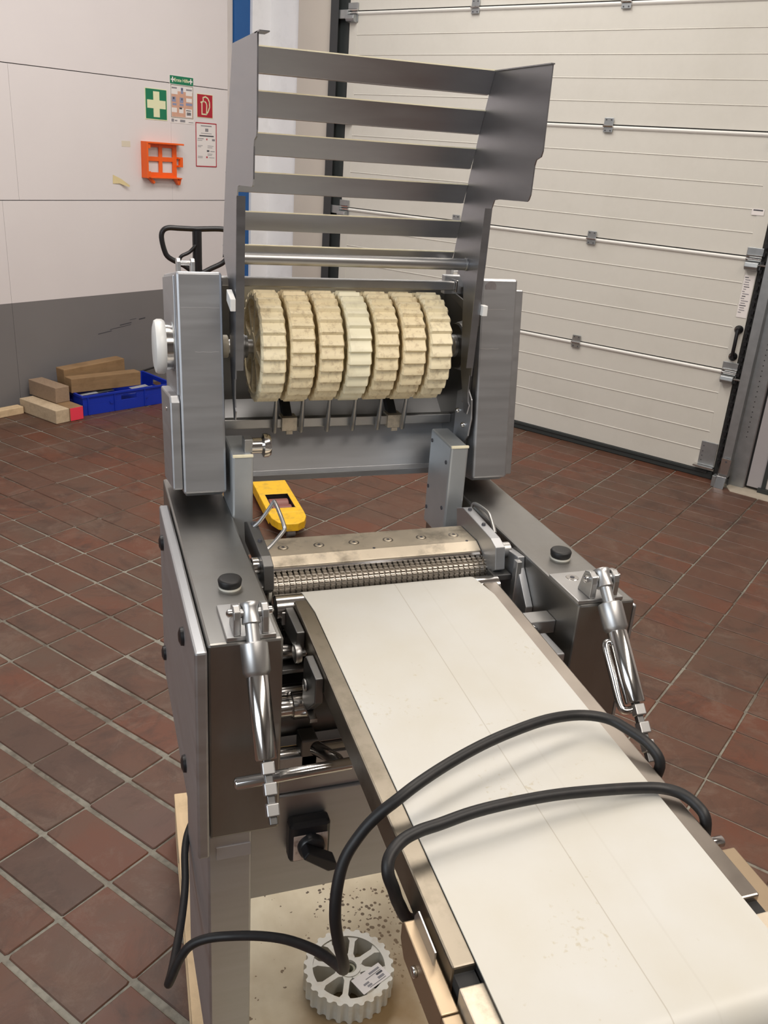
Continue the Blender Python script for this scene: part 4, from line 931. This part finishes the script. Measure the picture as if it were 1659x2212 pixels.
# belt nose roller
obj('nose_roller', G().lathe((0.2310, 1.071, 0.9440), (0.5760, 1.071, 0.9440), [(0, 0.0165), (0.002, 0.0192), (0.343, 0.0192), (0.345, 0.0165)], 30), CHROME, MC, smooth=40)
# bearing brackets on the inner walls
g = G().prism([(1.135, 0.905), (1.135, 0.968), (1.105, 0.9925), (1.062, 0.997), (1.058, 0.980), (1.018, 0.935), (1.018, 0.905)], 'x', 0.600, 0.6115)
obj('bearing_bracket', g, STEEL, MC, bevel=0.001)
obj('bearing_bracket', G().box(0.5950, 0.6035, 1.052, 1.064, 0.850, 0.993), SATIN, MC, bevel=0.001)
obj('bearing_bracket', G().box(0.2080, 0.2200, 1.085, 1.150, 0.915, 0.972), SATIN, MC, bevel=0.001)
obj('stop_block', G().box(0.568, 0.597, 1.070, 1.094, 0.955, 0.9645), STEEL_D, MC, bevel=0.001)
lb_ = obj('side_lug', G().prism([(0.951, 0.929), (0.951, 0.9495), (0.979, 0.9505), (0.979, 0.945), (1.000, 0.929)], 'x', 0.568, 0.6118), SATIN, MC, bevel=0.0015)
obj('lug_screw', G().lathe((0.577, 0.951, 0.940), (0.577, 0.945, 0.940), [(0, 0.0055), (0.004, 0.005), (0.0055, 0.002)], 14), CHROME, lb_, smooth=50)
obj('side_lug', G().box(0.570, 0.594, 0.888, 0.945, 0.915, 0.935), STEEL, MC, bevel=0.002)
# quick latches with wire handles
def latch(x0, x1, s):
    pr = [(1.232, 0.975), (1.240, 1.006), (1.215, 1.0165), (1.105, 1.0105), (1.085, 1.004), (1.078, 0.970), (1.098, 0.955), (1.130, 0.975)]
    l = obj('latch_arm', G().prism(pr, 'x', x0, x1), STEEL if s > 0 else STEEL_D, MC, bevel=0.001)
    xm = (x0 + x1) / 2
    for yy in (1.205, 1.150): obj('latch_screw', G().lathe((xm, yy, 1.0125 if yy < 1.17 else 1.0155), (xm, yy, 1.0185), [(0, 0.0035), (0.0035, 0.003), (0.0040, 0.001)], 12), INKD, l)
    return l, xm
lR, xmR = latch(0.573, 0.589, 1)
obj('wire_handle', G().tube(smooth_path([(0.592, 1.222, 1.012), (0.594, 1.215, 1.022), (0.595, 1.170, 1.026), (0.594, 1.150, 1.020), (0.591, 1.128, 1.008)], 5), 0.0030, 8), SATIN, lR, smooth=50)
obj('latch_cap', G().cyl((0.589, 1.104, 0.990), (0.6055, 1.104, 0.990), 0.0120, 22, ch=0.001), SATIN, lR, smooth=40)
lL, xmL = latch(0.2185, 0.2330, -1)
obj('wire_handle', G().tube(smooth_path([(0.226, 1.200, 1.014), (0.236, 1.196, 1.026), (0.252, 1.190, 1.054), (0.254, 1.184, 1.058), (0.258, 1.160, 1.046), (0.260, 1.146, 1.036), (0.2585, 1.142, 1.030), (0.238, 1.132, 1.012), (0.230, 1.128, 1.008)], 4), 0.0030, 8), SATIN, lL, smooth=50)
obj('latch_cap', G().cyl((0.2080, 1.118, 0.990), (0.2190, 1.118, 0.990), 0.0125, 22, ch=0.001), CHROME, lL, smooth=40)
# left guide arm blocks beside the belt
b1 = obj('guide_block', G().prism([(1.110, 0.930), (1.088, 0.9440), (1.058, 0.9530), (0.985, 0.9530), (0.985, 0.925), (1.055, 0.915)], 'x', 0.2440, 0.2555), STEEL_D, MC, bevel=0.0015)
obj('block_cap', G().box(0.2385, 0.2440, 1.050, 1.085, 0.928, 0.9475), SATIN, b1, bevel=0.001)
obj('thumb_knob', G().lathe((0.2405, 0.984, 0.9220), (0.2510, 0.984, 0.9220), [(0, 0.010), (0.001, 0.0125), (0.0045, 0.0135), (0.009, 0.0125), (0.010, 0.010)], 26), SATIN, b1, smooth=50)
obj('thumb_knob_stem', G().cyl((0.2475, 0.984, 0.922), (0.2560, 0.984, 0.922), 0.005, 12), STEEL_D, b1, smooth=50)
b2 = obj('guide_block', G().prism([(0.950, 0.872), (0.950, 0.935), (0.940, 0.9450), (0.888, 0.9430), (0.888, 0.907), (0.925, 0.872)], 'x', 0.2455, 0.2562), STEEL_D, MC, bevel=0.0015)
obj('block_bolt', G().cyl((0.2415, 0.930, 0.908), (0.2455, 0.930, 0.908), 0.008, 18, ch=0.001), SATIN, b2, smooth=50)
obj('block_strut', G().box(0.2455, 0.2550, 0.905, 0.950, 0.8665, 0.8718), CHROME, b2)
# --- conveyor
cvr = empty('belt_conveyor', (0.41, 0.75, 0.9), None, None, parent=MC)
def zt(y, off=0.0): return 0.965 - 0.05 * (1.089 - y) + off
for (x0, x1, nm) in ((0.2565, 0.2790, 'side_rail'), (0.5440, 0.5675, 'side_rail')):
    ya, yb = 0.469, 1.063
    g = G().prism([(ya, zt(ya, -0.0024)), (yb - 0.006, zt(yb, -0.0024)), (yb, zt(yb, -0.010)), (yb - 0.01, zt(yb, -0.036)), (ya, zt(ya, -0.040))], 'x', x0, x1)
    obj(nm, g, mat('left_rail_steel', (0.27, 0.24, 0.195), 0.40, 1.0, var=0.15, scale=20, rvar=0.08, dirt=(0.10, 0.085, 0.06), dirt_amt=0.6, dirt_scale=14) if x0 < 0.3 else mat('right_rail_steel', (0.40, 0.36, 0.32), 0.36, 1.0, var=0.15, scale=20, rvar=0.08), cvr, bevel=0.0020)
    g = G().prism([(0.455, zt(0.455, -0.010)), (0.469, zt(0.469, -0.010)), (0.469, zt(0.469, -0.036)), (0.455, zt(0.455, -0.036))], 'x', x0 + 0.002, x1 - 0.002)
    obj('rail_gap', g, DARKGAP, cvr)
    g = G().prism([(0.360, zt(0.36, -0.010)), (0.363, zt(0.36, -0.006)), (0.454, zt(0.454, -0.006)), (0.454, zt(0.454, -0.040)), (0.360, zt(0.36, -0.040))], 'x', x0, x1)
    obj('end_bracket', g, BRASSY, cvr, bevel=0.0015)
# tensioner blocks outside the rails
tan = mat('block_steel_warm_reflection', (0.47, 0.37, 0.26), 0.46, 1.0, var=0.08, scale=30)  # warm light reflected on the block tops is put into this tan
tb = obj('tension_block', G().prism([(0.355, 0.8720), (0.355, 0.9080), (0.4435, 0.9125), (0.4435, 0.8765)], 'x', 0.2385, 0.2545), tan, cvr, bevel=0.0012)
obj('tension_block', G().prism([(0.4445, 0.9130), (0.536, 0.9175), (0.540, 0.912), (0.540, 0.895), (0.528, 0.881), (0.4445, 0.8770)], 'x', 0.2385, 0.2545), tan, cvr, bevel=0.0012)
for (yy, zz) in ((0.500, 0.898), (0.425, 0.888)):
    obj('socket_bolt', G().cyl((0.2350, yy, zz), (0.2385, yy, zz), 0.0050, 16, ch=0.0006), CHROME, tb, smooth=50)
obj('bracket_tab', G().prism([(0.488, 0.930), (0.530, 0.9335), (0.536, 0.922), (0.536, 0.905), (0.488, 0.905)], 'x', 0.2485, 0.2505), SATIN, cvr, bevel=0.0004)
obj('tension_block', G().prism([(0.36, 0.890), (0.36, 0.907), (0.540, 0.916), (0.540, 0.880)], 'x', 0.5700, 0.5990), tan, cvr, bevel=0.0015)
obj('tension_pin', G().cyl((0.568, 0.552, 0.914), (0.594, 0.552, 0.914), 0.0058, 16, ch=0.001), CHROME, cvr, smooth=50)
# bed under the belt
obj('belt_bed', G().prism([(0.41, zt(0.41, -0.026)), (0.41, zt(0.41, -0.0035)), (1.045, zt(1.045, -0.0035)), (1.045, zt(1.045, -0.026))], 'x', 0.2785, 0.5440), STEEL_D, cvr)
# belt: closed loop round nose roller and front roller
c1y, c1z, r1_ = 1.070, 0.9440, 0.0200
c2y, c2z, r2_ = 0.392, 0.9040, 0.0260
outer = []
nrm = math.atan2(-0.05, 1)
for i in range(13):     # round the nose from top to bottom
    a = math.pi / 2 - i / 12 * math.pi + 0.05
    outer.append((c1y + r1_ * math.cos(a), c1z + r1_ * math.sin(a)))
for i in range(17):
    a = -math.pi / 2 - i / 16 * math.pi + 0.05
    outer.append((c2y + r2_ * math.cos(a), c2z + r2_ * math.sin(a)))
for y in [0.45 + 0.03 * k for k in range(20)]:
    ytop = y; outer.append((ytop, zt(ytop)))
zn = c1z + r1_
outer = [(y, z) for y, z in outer]
def bx(y, z):
    k = min(1.0, max(0.0, (y - 1.035) / 0.05)); k = k * k * (3 - 2 * k)
    return 0.2775 - 0.007 * k, 0.5460 - 0.013 * k
n = len(outer); vs = []; fs = []
cyy = sum(p[0] for p in outer) / n; T = 0.0016
def inner(i):
    y0, z0 = outer[i - 1]; y1, z1 = outer[(i + 1) % n]; t = Vector((y1 - y0, z1 - z0)).normalized(); nn = Vector((t.y, -t.x))
    y, z = outer[i]; return (y + nn.x * T, z + nn.y * T)
for i in range(n):
    a, b = bx(*outer[i]); iy, iz = inner(i)
    vs += [(a, outer[i][0], outer[i][1]), (b, outer[i][0], outer[i][1]), (b, iy, iz), (a, iy, iz)]
for i in range(n):
    j = (i + 1) % n
    for k in range(4): fs.append((i * 4 + k, i * 4 + (k + 1) % 4, j * 4 + (k + 1) % 4, j * 4 + k))
g = G(); g.add(vs, fs)
obj('belt', g, BELTW, cvr, smooth=40)
obj('front_roller', G().cyl((0.280, c2y, c2z), (0.543, c2y, c2z), 0.0235, 28), SATIN, cvr, smooth=40)
# ================================================================= HEAD (built at scale about the lens axis distance: 1.05)
K = 1.05
def hs(p): return (p[0] * K, p[1] * K, H + (p[2] - H) * K)
HG = lambda: G(hs)
def yfr(z): return 1.227 + (z - 1.061) * 0.140
def ydn(y): return -(y - 1.25) * 0.165      # the raised head leans back: depth runs downhill
def housing(x0, x1, s):
    g = HG()
    pr = [(yfr(1.061), 1.061), (yfr(1.375), 1.375), (1.460, 1.375 + ydn(1.460) + 0.004), (1.416, 1.061 + ydn(1.416) - 0.004)]
    g.prism(pr, 'x', x0, x1)
    h = obj('head_housing', g, STEEL, MC, bevel=0.004)
    g = HG(); g.prism([(1.240, 1.053), (1.231, 1.0615), (1.41, 1.036), (1.41, 1.030)], 'x', x0 + 0.004, x1 - 0.004)
    obj('bottom_rim', g, STEEL, h, bevel=0.003)
    xo = x0 if s < 0 else x1
    a, b = sorted((xo, xo + s * 0.0125))
    if s > 0: obj('side_cover', HG().prism([(1.262, 1.052), (1.300, 1.354), (1.450, 1.332), (1.405, 1.030)], 'x', x1, x1 + 0.0265), STEEL, h, bevel=0.002)
    else: obj('side_cover', HG().prism([(1.253, 1.150), (1.290, 1.367), (1.452, 1.341), (1.420, 1.120)], 'x', xo - 0.0022, xo + 0.0005), STEEL, h, bevel=0.0008)
    return h
hL = housing(0.1270, 0.1905, -1)
hR = housing(0.5900, 0.6515, 1)
obj('side_box', HG().prism([(1.228, 1.068), (1.246, 1.195), (1.254, 1.2040), (1.385, 1.184), (1.360, 1.040)], 'x', 0.1120, 0.1268), STEEL, hL, bevel=0.003)
obj('box_screw', HG().cyl((0.1105, 1.290, 1.175), (0.1122, 1.290, 1.175), 0.004, 12), CHROME, hL)
# weld traces on the housings
WELD = mat('weld_trace', (0.62, 0.61, 0.62), 0.5, 0.6)
def weldline(x0, x1, z, h):
    g = HG(); n = 7; rr = random.Random(int(z * 1000))
    zz = [z + rr.uniform(-0.0006, 0.0006) for _ in range(n)]
    for i in range(n - 1):
        a = x0 + (x1 - x0) * i / (n - 1); b = x0 + (x1 - x0) * (i + 1) / (n - 1)
        y = yfr(z) - 0.0004
        g.add([(a, y, zz[i] - 0.0004), (b, y, zz[i + 1] - 0.0004), (b, y, zz[i + 1] + 0.0004), (a, y, zz[i] + 0.0004)], [(0, 1, 2, 3)])
    obj('weld_trace', g, WELD, h)
weldline(0.592, 0.632, 1.3285, hR); weldline(0.592, 0.624, 1.269, hR); weldline(0.132, 0.186, 1.327, hL); weldline(0.150, 0.184, 1.266, hL)
g = HG(); cxm, czm = 0.605, 1.362
g.lathe((cxm, yfr(czm) - 0.0002, czm), (cxm, yfr(czm) - 0.0006, czm), [(0, 0.0095), (0.0003, 0.0095)], 24)
obj('polished_spot', g, mat('polished_spot', (0.45, 0.43, 0.45), 0.55, 0.9, var=0.2, scale=200), hR)
# clevises on the tops
for (xa, xb, h) in ((0.1425, 0.1635, hL), (0.583, 0.604, hR)):
    for xx in (xa, xb): obj('top_lug', HG().prism([(1.395, 1.35), (1.395, 1.374), (1.390, 1.3785), (1.380, 1.3785), (1.375, 1.374), (1.375, 1.35)], 'x', xx - 0.003, xx + 0.003), SATIN, h, bevel=0.0008)
    obj('top_pin', HG().cyl((xa, 1.385, 1.3715), (xb, 1.385, 1.3715), 0.0034, 14), CHROME, h, smooth=40)
# white hand wheel outside the left housing
kb = obj('hand_wheel_boss', HG().cyl((0.1120, 1.31, 1.262), (0.1268, 1.31, 1.262), 0.034, 34, ch=0.001), CHROME, MC, smooth=40)
obj('boss_ring', HG().cyl((0.1230, 1.31, 1.262), (0.1262, 1.31, 1.262), 0.0355, 34), GALV, kb, smooth=40)
obj('hand_wheel', HG().lathe((0.0970, 1.31, 1.262), (0.1160, 1.31, 1.262), [(0, 0.030), (0.002, 0.0375), (0.006, 0.0395), (0.013, 0.0395), (0.0165, 0.037), (0.017, 0.030)], 40), WHITE, MC, smooth=40, label='round white plastic hand wheel')
# inner side plates and back plate
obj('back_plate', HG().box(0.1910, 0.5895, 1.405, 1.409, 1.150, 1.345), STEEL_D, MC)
obj('lower_trough', HG().prism([(1.372, 1.130), (1.345, 1.048), (1.330, 1.046), (1.330, 1.036), (1.334, 1.036), (1.334, 1.043), (1.350, 1.044), (1.378, 1.130), (1.405, 1.150), (1.405, 1.154)], 'x', 0.1915, 0.5890), STEEL, MC, bevel=0.0005)
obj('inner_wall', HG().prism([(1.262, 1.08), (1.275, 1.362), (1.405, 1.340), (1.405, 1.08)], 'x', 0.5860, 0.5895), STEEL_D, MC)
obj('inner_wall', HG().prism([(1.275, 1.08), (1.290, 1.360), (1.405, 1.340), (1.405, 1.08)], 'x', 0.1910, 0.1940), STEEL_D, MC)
# top bar, round rod
tbx = obj('top_cross_bar', HG().box(0.1920, 0.5680, 1.322, 1.336, 1.3480, 1.3615), SATIN, MC, bevel=0.002)
obj('bar_end_cap', HG().box(0.5680, 0.5720, 1.319, 1.338, 1.3455, 1.3640), CHROME, tbx, bevel=0.001)
obj('bar_mount', HG().box(0.5560, 0.5900, 1.338, 1.352, 1.340, 1.3690), STEEL, tbx, bevel=0.001)
obj('pivot_rod', HG().lathe((0.2050, 1.2885, 1.3930), (0.5690, 1.2885, 1.3930), [(0, 0.0088), (0.361, 0.0088), (0.3615, 0.0098), (0.364, 0.0098)], 22), SATIN, MC, smooth=40)
# slanted gauge bar on the right, seen under the top bar
g = HG().prism([(1.354, 1.334), (1.354, 1.343), (1.240, 1.328), (1.240, 1.308)], 'x', 0.5760, 0.5790)
gb = obj('gauge_bar', g, STEEL_D, MC, bevel=0.0006)
obj('gauge_screw', HG().cyl((0.5745, 1.292, 1.3220), (0.5762, 1.292, 1.3220), 0.0028, 10), CHROME, gb)
obj('white_stop', HG().box(0.572, 0.580, 1.2180, 1.2300, 1.3265, 1.3420), WHITE, MC, bevel=0.001, label='small white plastic stop block')
g = HG().prism([(1.212, 1.331), (1.212, 1.348), (1.245, 1.356), (1.245, 1.340)], 'x', 0.1930, 0.2005)
obj('white_stop', g, WHITE, MC, bevel=0.001, label='small white plastic stop block')
# side bolt plate
bp_ = obj('bolt_plate', HG().prism([(1.300, 1.110), (1.300, 1.190), (1.262, 1.205), (1.243, 1.190), (1.237, 1.160), (1.243, 1.130), (1.262, 1.110)], 'x', 0.5800, 0.5830), STEEL, MC, bevel=0.001)
for (yy, zz) in ((1.264, 1.181), (1.288, 1.160), (1.262, 1.143)):
    obj('dome_bolt', HG().lathe((0.5805, yy, zz), (0.5740, yy, zz), [(0, 0.0048), (0.003, 0.0045), (0.0055, 0.0025), (0.006, 0.0008)], 14), CHROME, bp_, smooth=50)
# main shaft, feed wheels
shf = obj('drive_shaft', HG().cyl((0.190, 1.31, 1.262), (0.590, 1.31, 1.262), 0.0105, 24), SATIN, MC, smooth=40)
obj('shaft_sleeve', HG().cyl((0.190, 1.31, 1.262), (0.2045, 1.31, 1.262), 0.0170, 26, ch=0.001), mat('beige_sleeve', (0.44, 0.40, 0.33), 0.5), shf, smooth=40)
obj('shaft_disc', HG().lathe((0.2180, 1.31, 1.262), (0.2330, 1.31, 1.262), [(0, 0.010), (0.004, 0.011), (0.0045, 0.0185), (0.0105, 0.0195), (0.0115, 0.017), (0.0150, 0.017)], 28), STEEL_D, shf, smooth=40)
obj('bearing_flange', HG().lathe((0.5640, 1.31, 1.262), (0.5860, 1.31, 1.262), [(0, 0.016), (0.002, 0.018), (0.010, 0.018), (0.011, 0.037), (0.0215, 0.040)], 36), SATIN, shf, smooth=40)
obj('bearing_seal', HG().cyl((0.5715, 1.31, 1.262), (0.5748, 1.31, 1.262), 0.035, 34), BLACKP, shf, smooth=40)
wg = wheel_g(0.0835, 0.0365, teeth=27, rim_in=0.84, hub=0.25, bore=0.12, deep=0.06, saw=True, taper=0.05)
names = ['leftmost yellowed feed wheel', 'second yellowed feed wheel', 'third yellowed feed wheel with dark specks', 'fresher pale cream feed wheel in the middle', 'fifth yellowed feed wheel with dark specks', 'sixth yellowed feed wheel', 'rightmost yellowed feed wheel']
for k in range(7):
    xc = 0.2590 + k * 0.0430
    rot = 0.6 + k * 0.11
    cr_, sr_ = math.cos(rot), math.sin(rot)
    g = G(lambda p: hs((xc + p[0], 1.31 + p[1] * cr_ - p[2] * sr_, 1.262 + p[1] * sr_ + p[2] * cr_))); g.add(wg.v, wg.f)
    obj('feed_wheel', g, CREAM if k == 3 else (IVORY2 if k in (0, 6) else IVORY), MC, smooth=28, label=names[k])
# stripper pins and their carrier bar
cb = obj('stripper_bar', HG().box(0.1945, 0.5860, 1.330, 1.345, 1.1260, 1.1410), SATIN, MC, bevel=0.001)
for k in range(6):
    xx = 0.2805 + k * 0.0430
    obj('stripper_pin', HG().lathe((xx, 1.322, 1.121), (xx - 0.002, 1.300, 1.200), [(0, 0.0030), (0.002, 0.0042), (0.020, 0.0040), (0.082, 0.0026)], 12), SATIN, MC, smooth=50)
for xx in (0.3055, 0.4835):
    c = obj('bar_clamp', HG().box(xx - 0.0125, xx + 0.0125, 1.324, 1.350, 1.122, 1.1440), BRASSY, MC, bevel=0.0008)
    obj('clamp_tab', HG().box(xx - 0.005, xx + 0.005, 1.324, 1.329, 1.1165, 1.122), BRASSY, c)
    obj('clamp_arm', HG().prism([(1.335, 1.144), (1.355, 1.144), (1.400, 1.185), (1.385, 1.190)], 'x', xx - 0.008, xx + 0.006), DARKGAP, c)
# --- guide plates that carry the head
for (x0, x1) in ((0.2065, 0.2390), (0.5690, 0.6010)):
    pr = [(1.276, 0.930), (1.276, 1.100), (1.370, 1.104), (1.370, 0.930)]
    p = obj('guide_plate', G().prism([(y, z) for y, z in pr], 'x', x0, x1), ALU, MC, bevel=0.0035)
    obj('plate_edge', G().box(x0 + 0.0005, x1 - 0.0005, 1.2745, 1.2790, 1.0975, 1.1015), CREAM, p, bevel=0.0005)
    if x0 > 0.4:
        for (yy, zz) in ((1.360, 1.085), (1.292, 1.068), (1.360, 1.000), (1.292, 0.985), (1.360, 0.960)):
            obj('plate_screw', G().cyl((x0 - 0.0012, yy, zz), (x0 + 0.001, yy, zz), 0.0035, 12), INKD, p)
lk = obj('lock_knob', G().lathe((0.2390, 1.300, 1.108), (0.2730, 1.300, 1.108), [(0, 0.0125), (0.016, 0.0125), (0.017, 0.015), (0.019, 0.0190), (0.026, 0.0190), (0.030, 0.0165), (0.031, 0.010)], 28), CHROME, MC, smooth=40)
obj('knob_bracket', G().box(0.2270, 0.2400, 1.288, 1.312, 1.1005, 1.122), SATIN, MC, bevel=0.001)
# ================================================================= SLATTED GUARD
gd = empty('slatted_guard', hs((0.387, 1.25, 1.2)), None, None, parent=MC)
outline = [(1.088, 1.660), (1.086, 1.560), (1.089, 1.553), (1.101, 1.549), (1.104, 1.542), (1.105, 1.506), (1.109, 1.499), (1.113, 1.497), (1.200, 1.494), (1.214, 1.492), (1.221, 1.480), (1.223, 1.400), (1.229, 1.300), (1.230, 1.232), (1.236, 1.232), (1.236, 1.205), (1.232, 1.190), (1.226, 1.186), (1.232, 1.170), (1.244, 1.170), (1.252, 1.190), (1.272, 1.235), (1.292, 1.360), (1.338, 1.392), (1.346, 1.386), (1.340, 1.412), (1.314, 1.507), (1.290, 1.578), (1.257, 1.660)]
for (x0, x1) in ((0.2030, 0.2048), (0.5692, 0.5710)):
    s = obj('side_plate', HG().prism(outline, 'x', x0, x1), GUARD, gd)
    d = 1 if x0 < 0.4 else -1
    a, b = sorted((x0 if d > 0 else x1, (x0 if d > 0 else x1) + d * 0.0115))
    g = HG(); g.add([(a, 1.2208, 1.480), (b, 1.2208, 1.480), (b, 1.2290, 1.245), (a, 1.2290, 1.245), (a, 1.2225, 1.480), (b, 1.2225, 1.480), (b, 1.2307, 1.245), (a, 1.2307, 1.245)], [(0, 1, 2, 3), (7, 6, 5, 4), (0, 4, 5, 1), (1, 5, 6, 2), (2, 6, 7, 3), (3, 7, 4, 0)])
    obj('front_lip', g, GUARD, s)
    g = HG().box(a, b, 1.075, 1.105, 1.6588, 1.6602) if d > 0 else HG().box(a + 0.006, b, 1.085, 1.25, 1.6588, 1.6602)
    obj('top_lip', g, GUARD, s)
sl = [((1.254, 1.660), (1.268, 1.630)), ((1.275, 1.609), (1.288, 1.578)), ((1.295, 1.558), (1.308, 1.530)), ((1.313, 1.507), (1.323, 1.480)), ((1.326, 1.453), (1.336, 1.427)), ((1.342, 1.405), (1.349, 1.388))]
for (p, q) in sl:
    dy, dz = q[0] - p[0], q[1] - p[1]; L = math.hypot(dy, dz); ny, nz = -dz / L, dy / L
    t = 0.0018
    poly = [(p[0] - 0.0005, p[1]), (q[0], q[1]), (q[0] + 0.008, q[1] - 0.001), (q[0] + 0.008, q[1] + 0.0008), (q[0] + t, q[1] + t), (p[0] + t, p[1] - t), (p[0] + 0.016, p[1] - t - 0.002), (p[0] + 0.016, p[1] - 0.002)]
    s = obj('slat', HG().prism(poly, 'x', 0.2049, 0.5691), GUARD, gd, bevel=0.0003)
    obj('slat_edge_highlight', HG().prism([(p[0] - 0.0008, p[1] - 0.0004), (p[0] - 0.0008, p[1] + 0.0012), (p[0] + 0.004, p[1] + 0.0010), (p[0] + 0.004, p[1] - 0.0002)], 'x', 0.2050, 0.5690), CREAM, s)  # light on the steel top lip, put into a cream strip
# ================================================================= POWER CABLE
CABLE = [(0.190, 1.245, 0.545), (0.150, 1.205, 0.515), (0.120, 1.166, 0.498), (0.1062, 1.125, 0.491), (0.0987, 1.0595, 0.4812), (0.0869, 0.996, 0.4839), (0.072, 0.9275, 0.499), (0.06, 0.8714, 0.5186), (0.0548, 0.853, 0.5249), (0.0595, 0.848, 0.5435), (0.0696, 0.8495, 0.5684), (0.0839, 0.8481, 0.5901), (0.1054, 0.8408, 0.604), (0.133, 0.829, 0.6128), (0.1636, 0.8034, 0.6319), (0.1908, 0.7692, 0.655), (0.2117, 0.7187, 0.688), (0.2199, 0.6721, 0.7194), (0.2189, 0.6347, 0.7514), (0.2138, 0.62, 0.7792), (0.2058, 0.6147, 0.8131), (0.2004, 0.6149, 0.8484), (0.2027, 0.622, 0.8797), (0.2118, 0.6308, 0.9074), (0.2284, 0.6354, 0.9313), (0.2443, 0.6365, 0.949), (0.2625, 0.6369, 0.9628), (0.286, 0.644, 0.9721), (0.3214, 0.6594, 0.976), (0.3645, 0.6762, 0.9787), (0.4083, 0.6898, 0.9801), (0.461, 0.7044, 0.978), (0.5071, 0.7116, 0.9718), (0.5378, 0.7018, 0.9693), (0.5539, 0.6829, 0.9656), (0.5680, 0.6601, 0.9591), (0.5755, 0.6447, 0.9451), (0.5760, 0.6475, 0.9156), (0.572, 0.640, 0.893), (0.545, 0.625, 0.878), (0.42, 0.60, 0.870), (0.30, 0.572, 0.872),
 (0.2602, 0.5654, 0.882), (0.2450, 0.5645, 0.9072), (0.2372, 0.5626, 0.9299), (0.2319, 0.5662, 0.9469), (0.2359, 0.5749, 0.9568), (0.2507, 0.585, 0.9625), (0.2689, 0.5895, 0.9659), (0.2913, 0.5934, 0.9659), (0.3267, 0.5987, 0.9676), (0.3682, 0.6029, 0.9666), (0.4227, 0.6077, 0.9619), (0.4776, 0.6084, 0.9561), (0.5224, 0.6073, 0.951), (0.5482, 0.6029, 0.9489), (0.5640, 0.5921, 0.948), (0.5730, 0.5777, 0.9442), (0.5765, 0.5635, 0.9359), (0.5765, 0.5600, 0.9067), (0.570, 0.566, 0.880), (0.54, 0.572, 0.868), (0.46, 0.575, 0.866)]
obj('power_cable', G().tube(smooth_path(CABLE, 5), 0.0060, 12), RUBBER, None, smooth=60, label='thick black rubber power cable looped twice over the white belt', cat='cable')
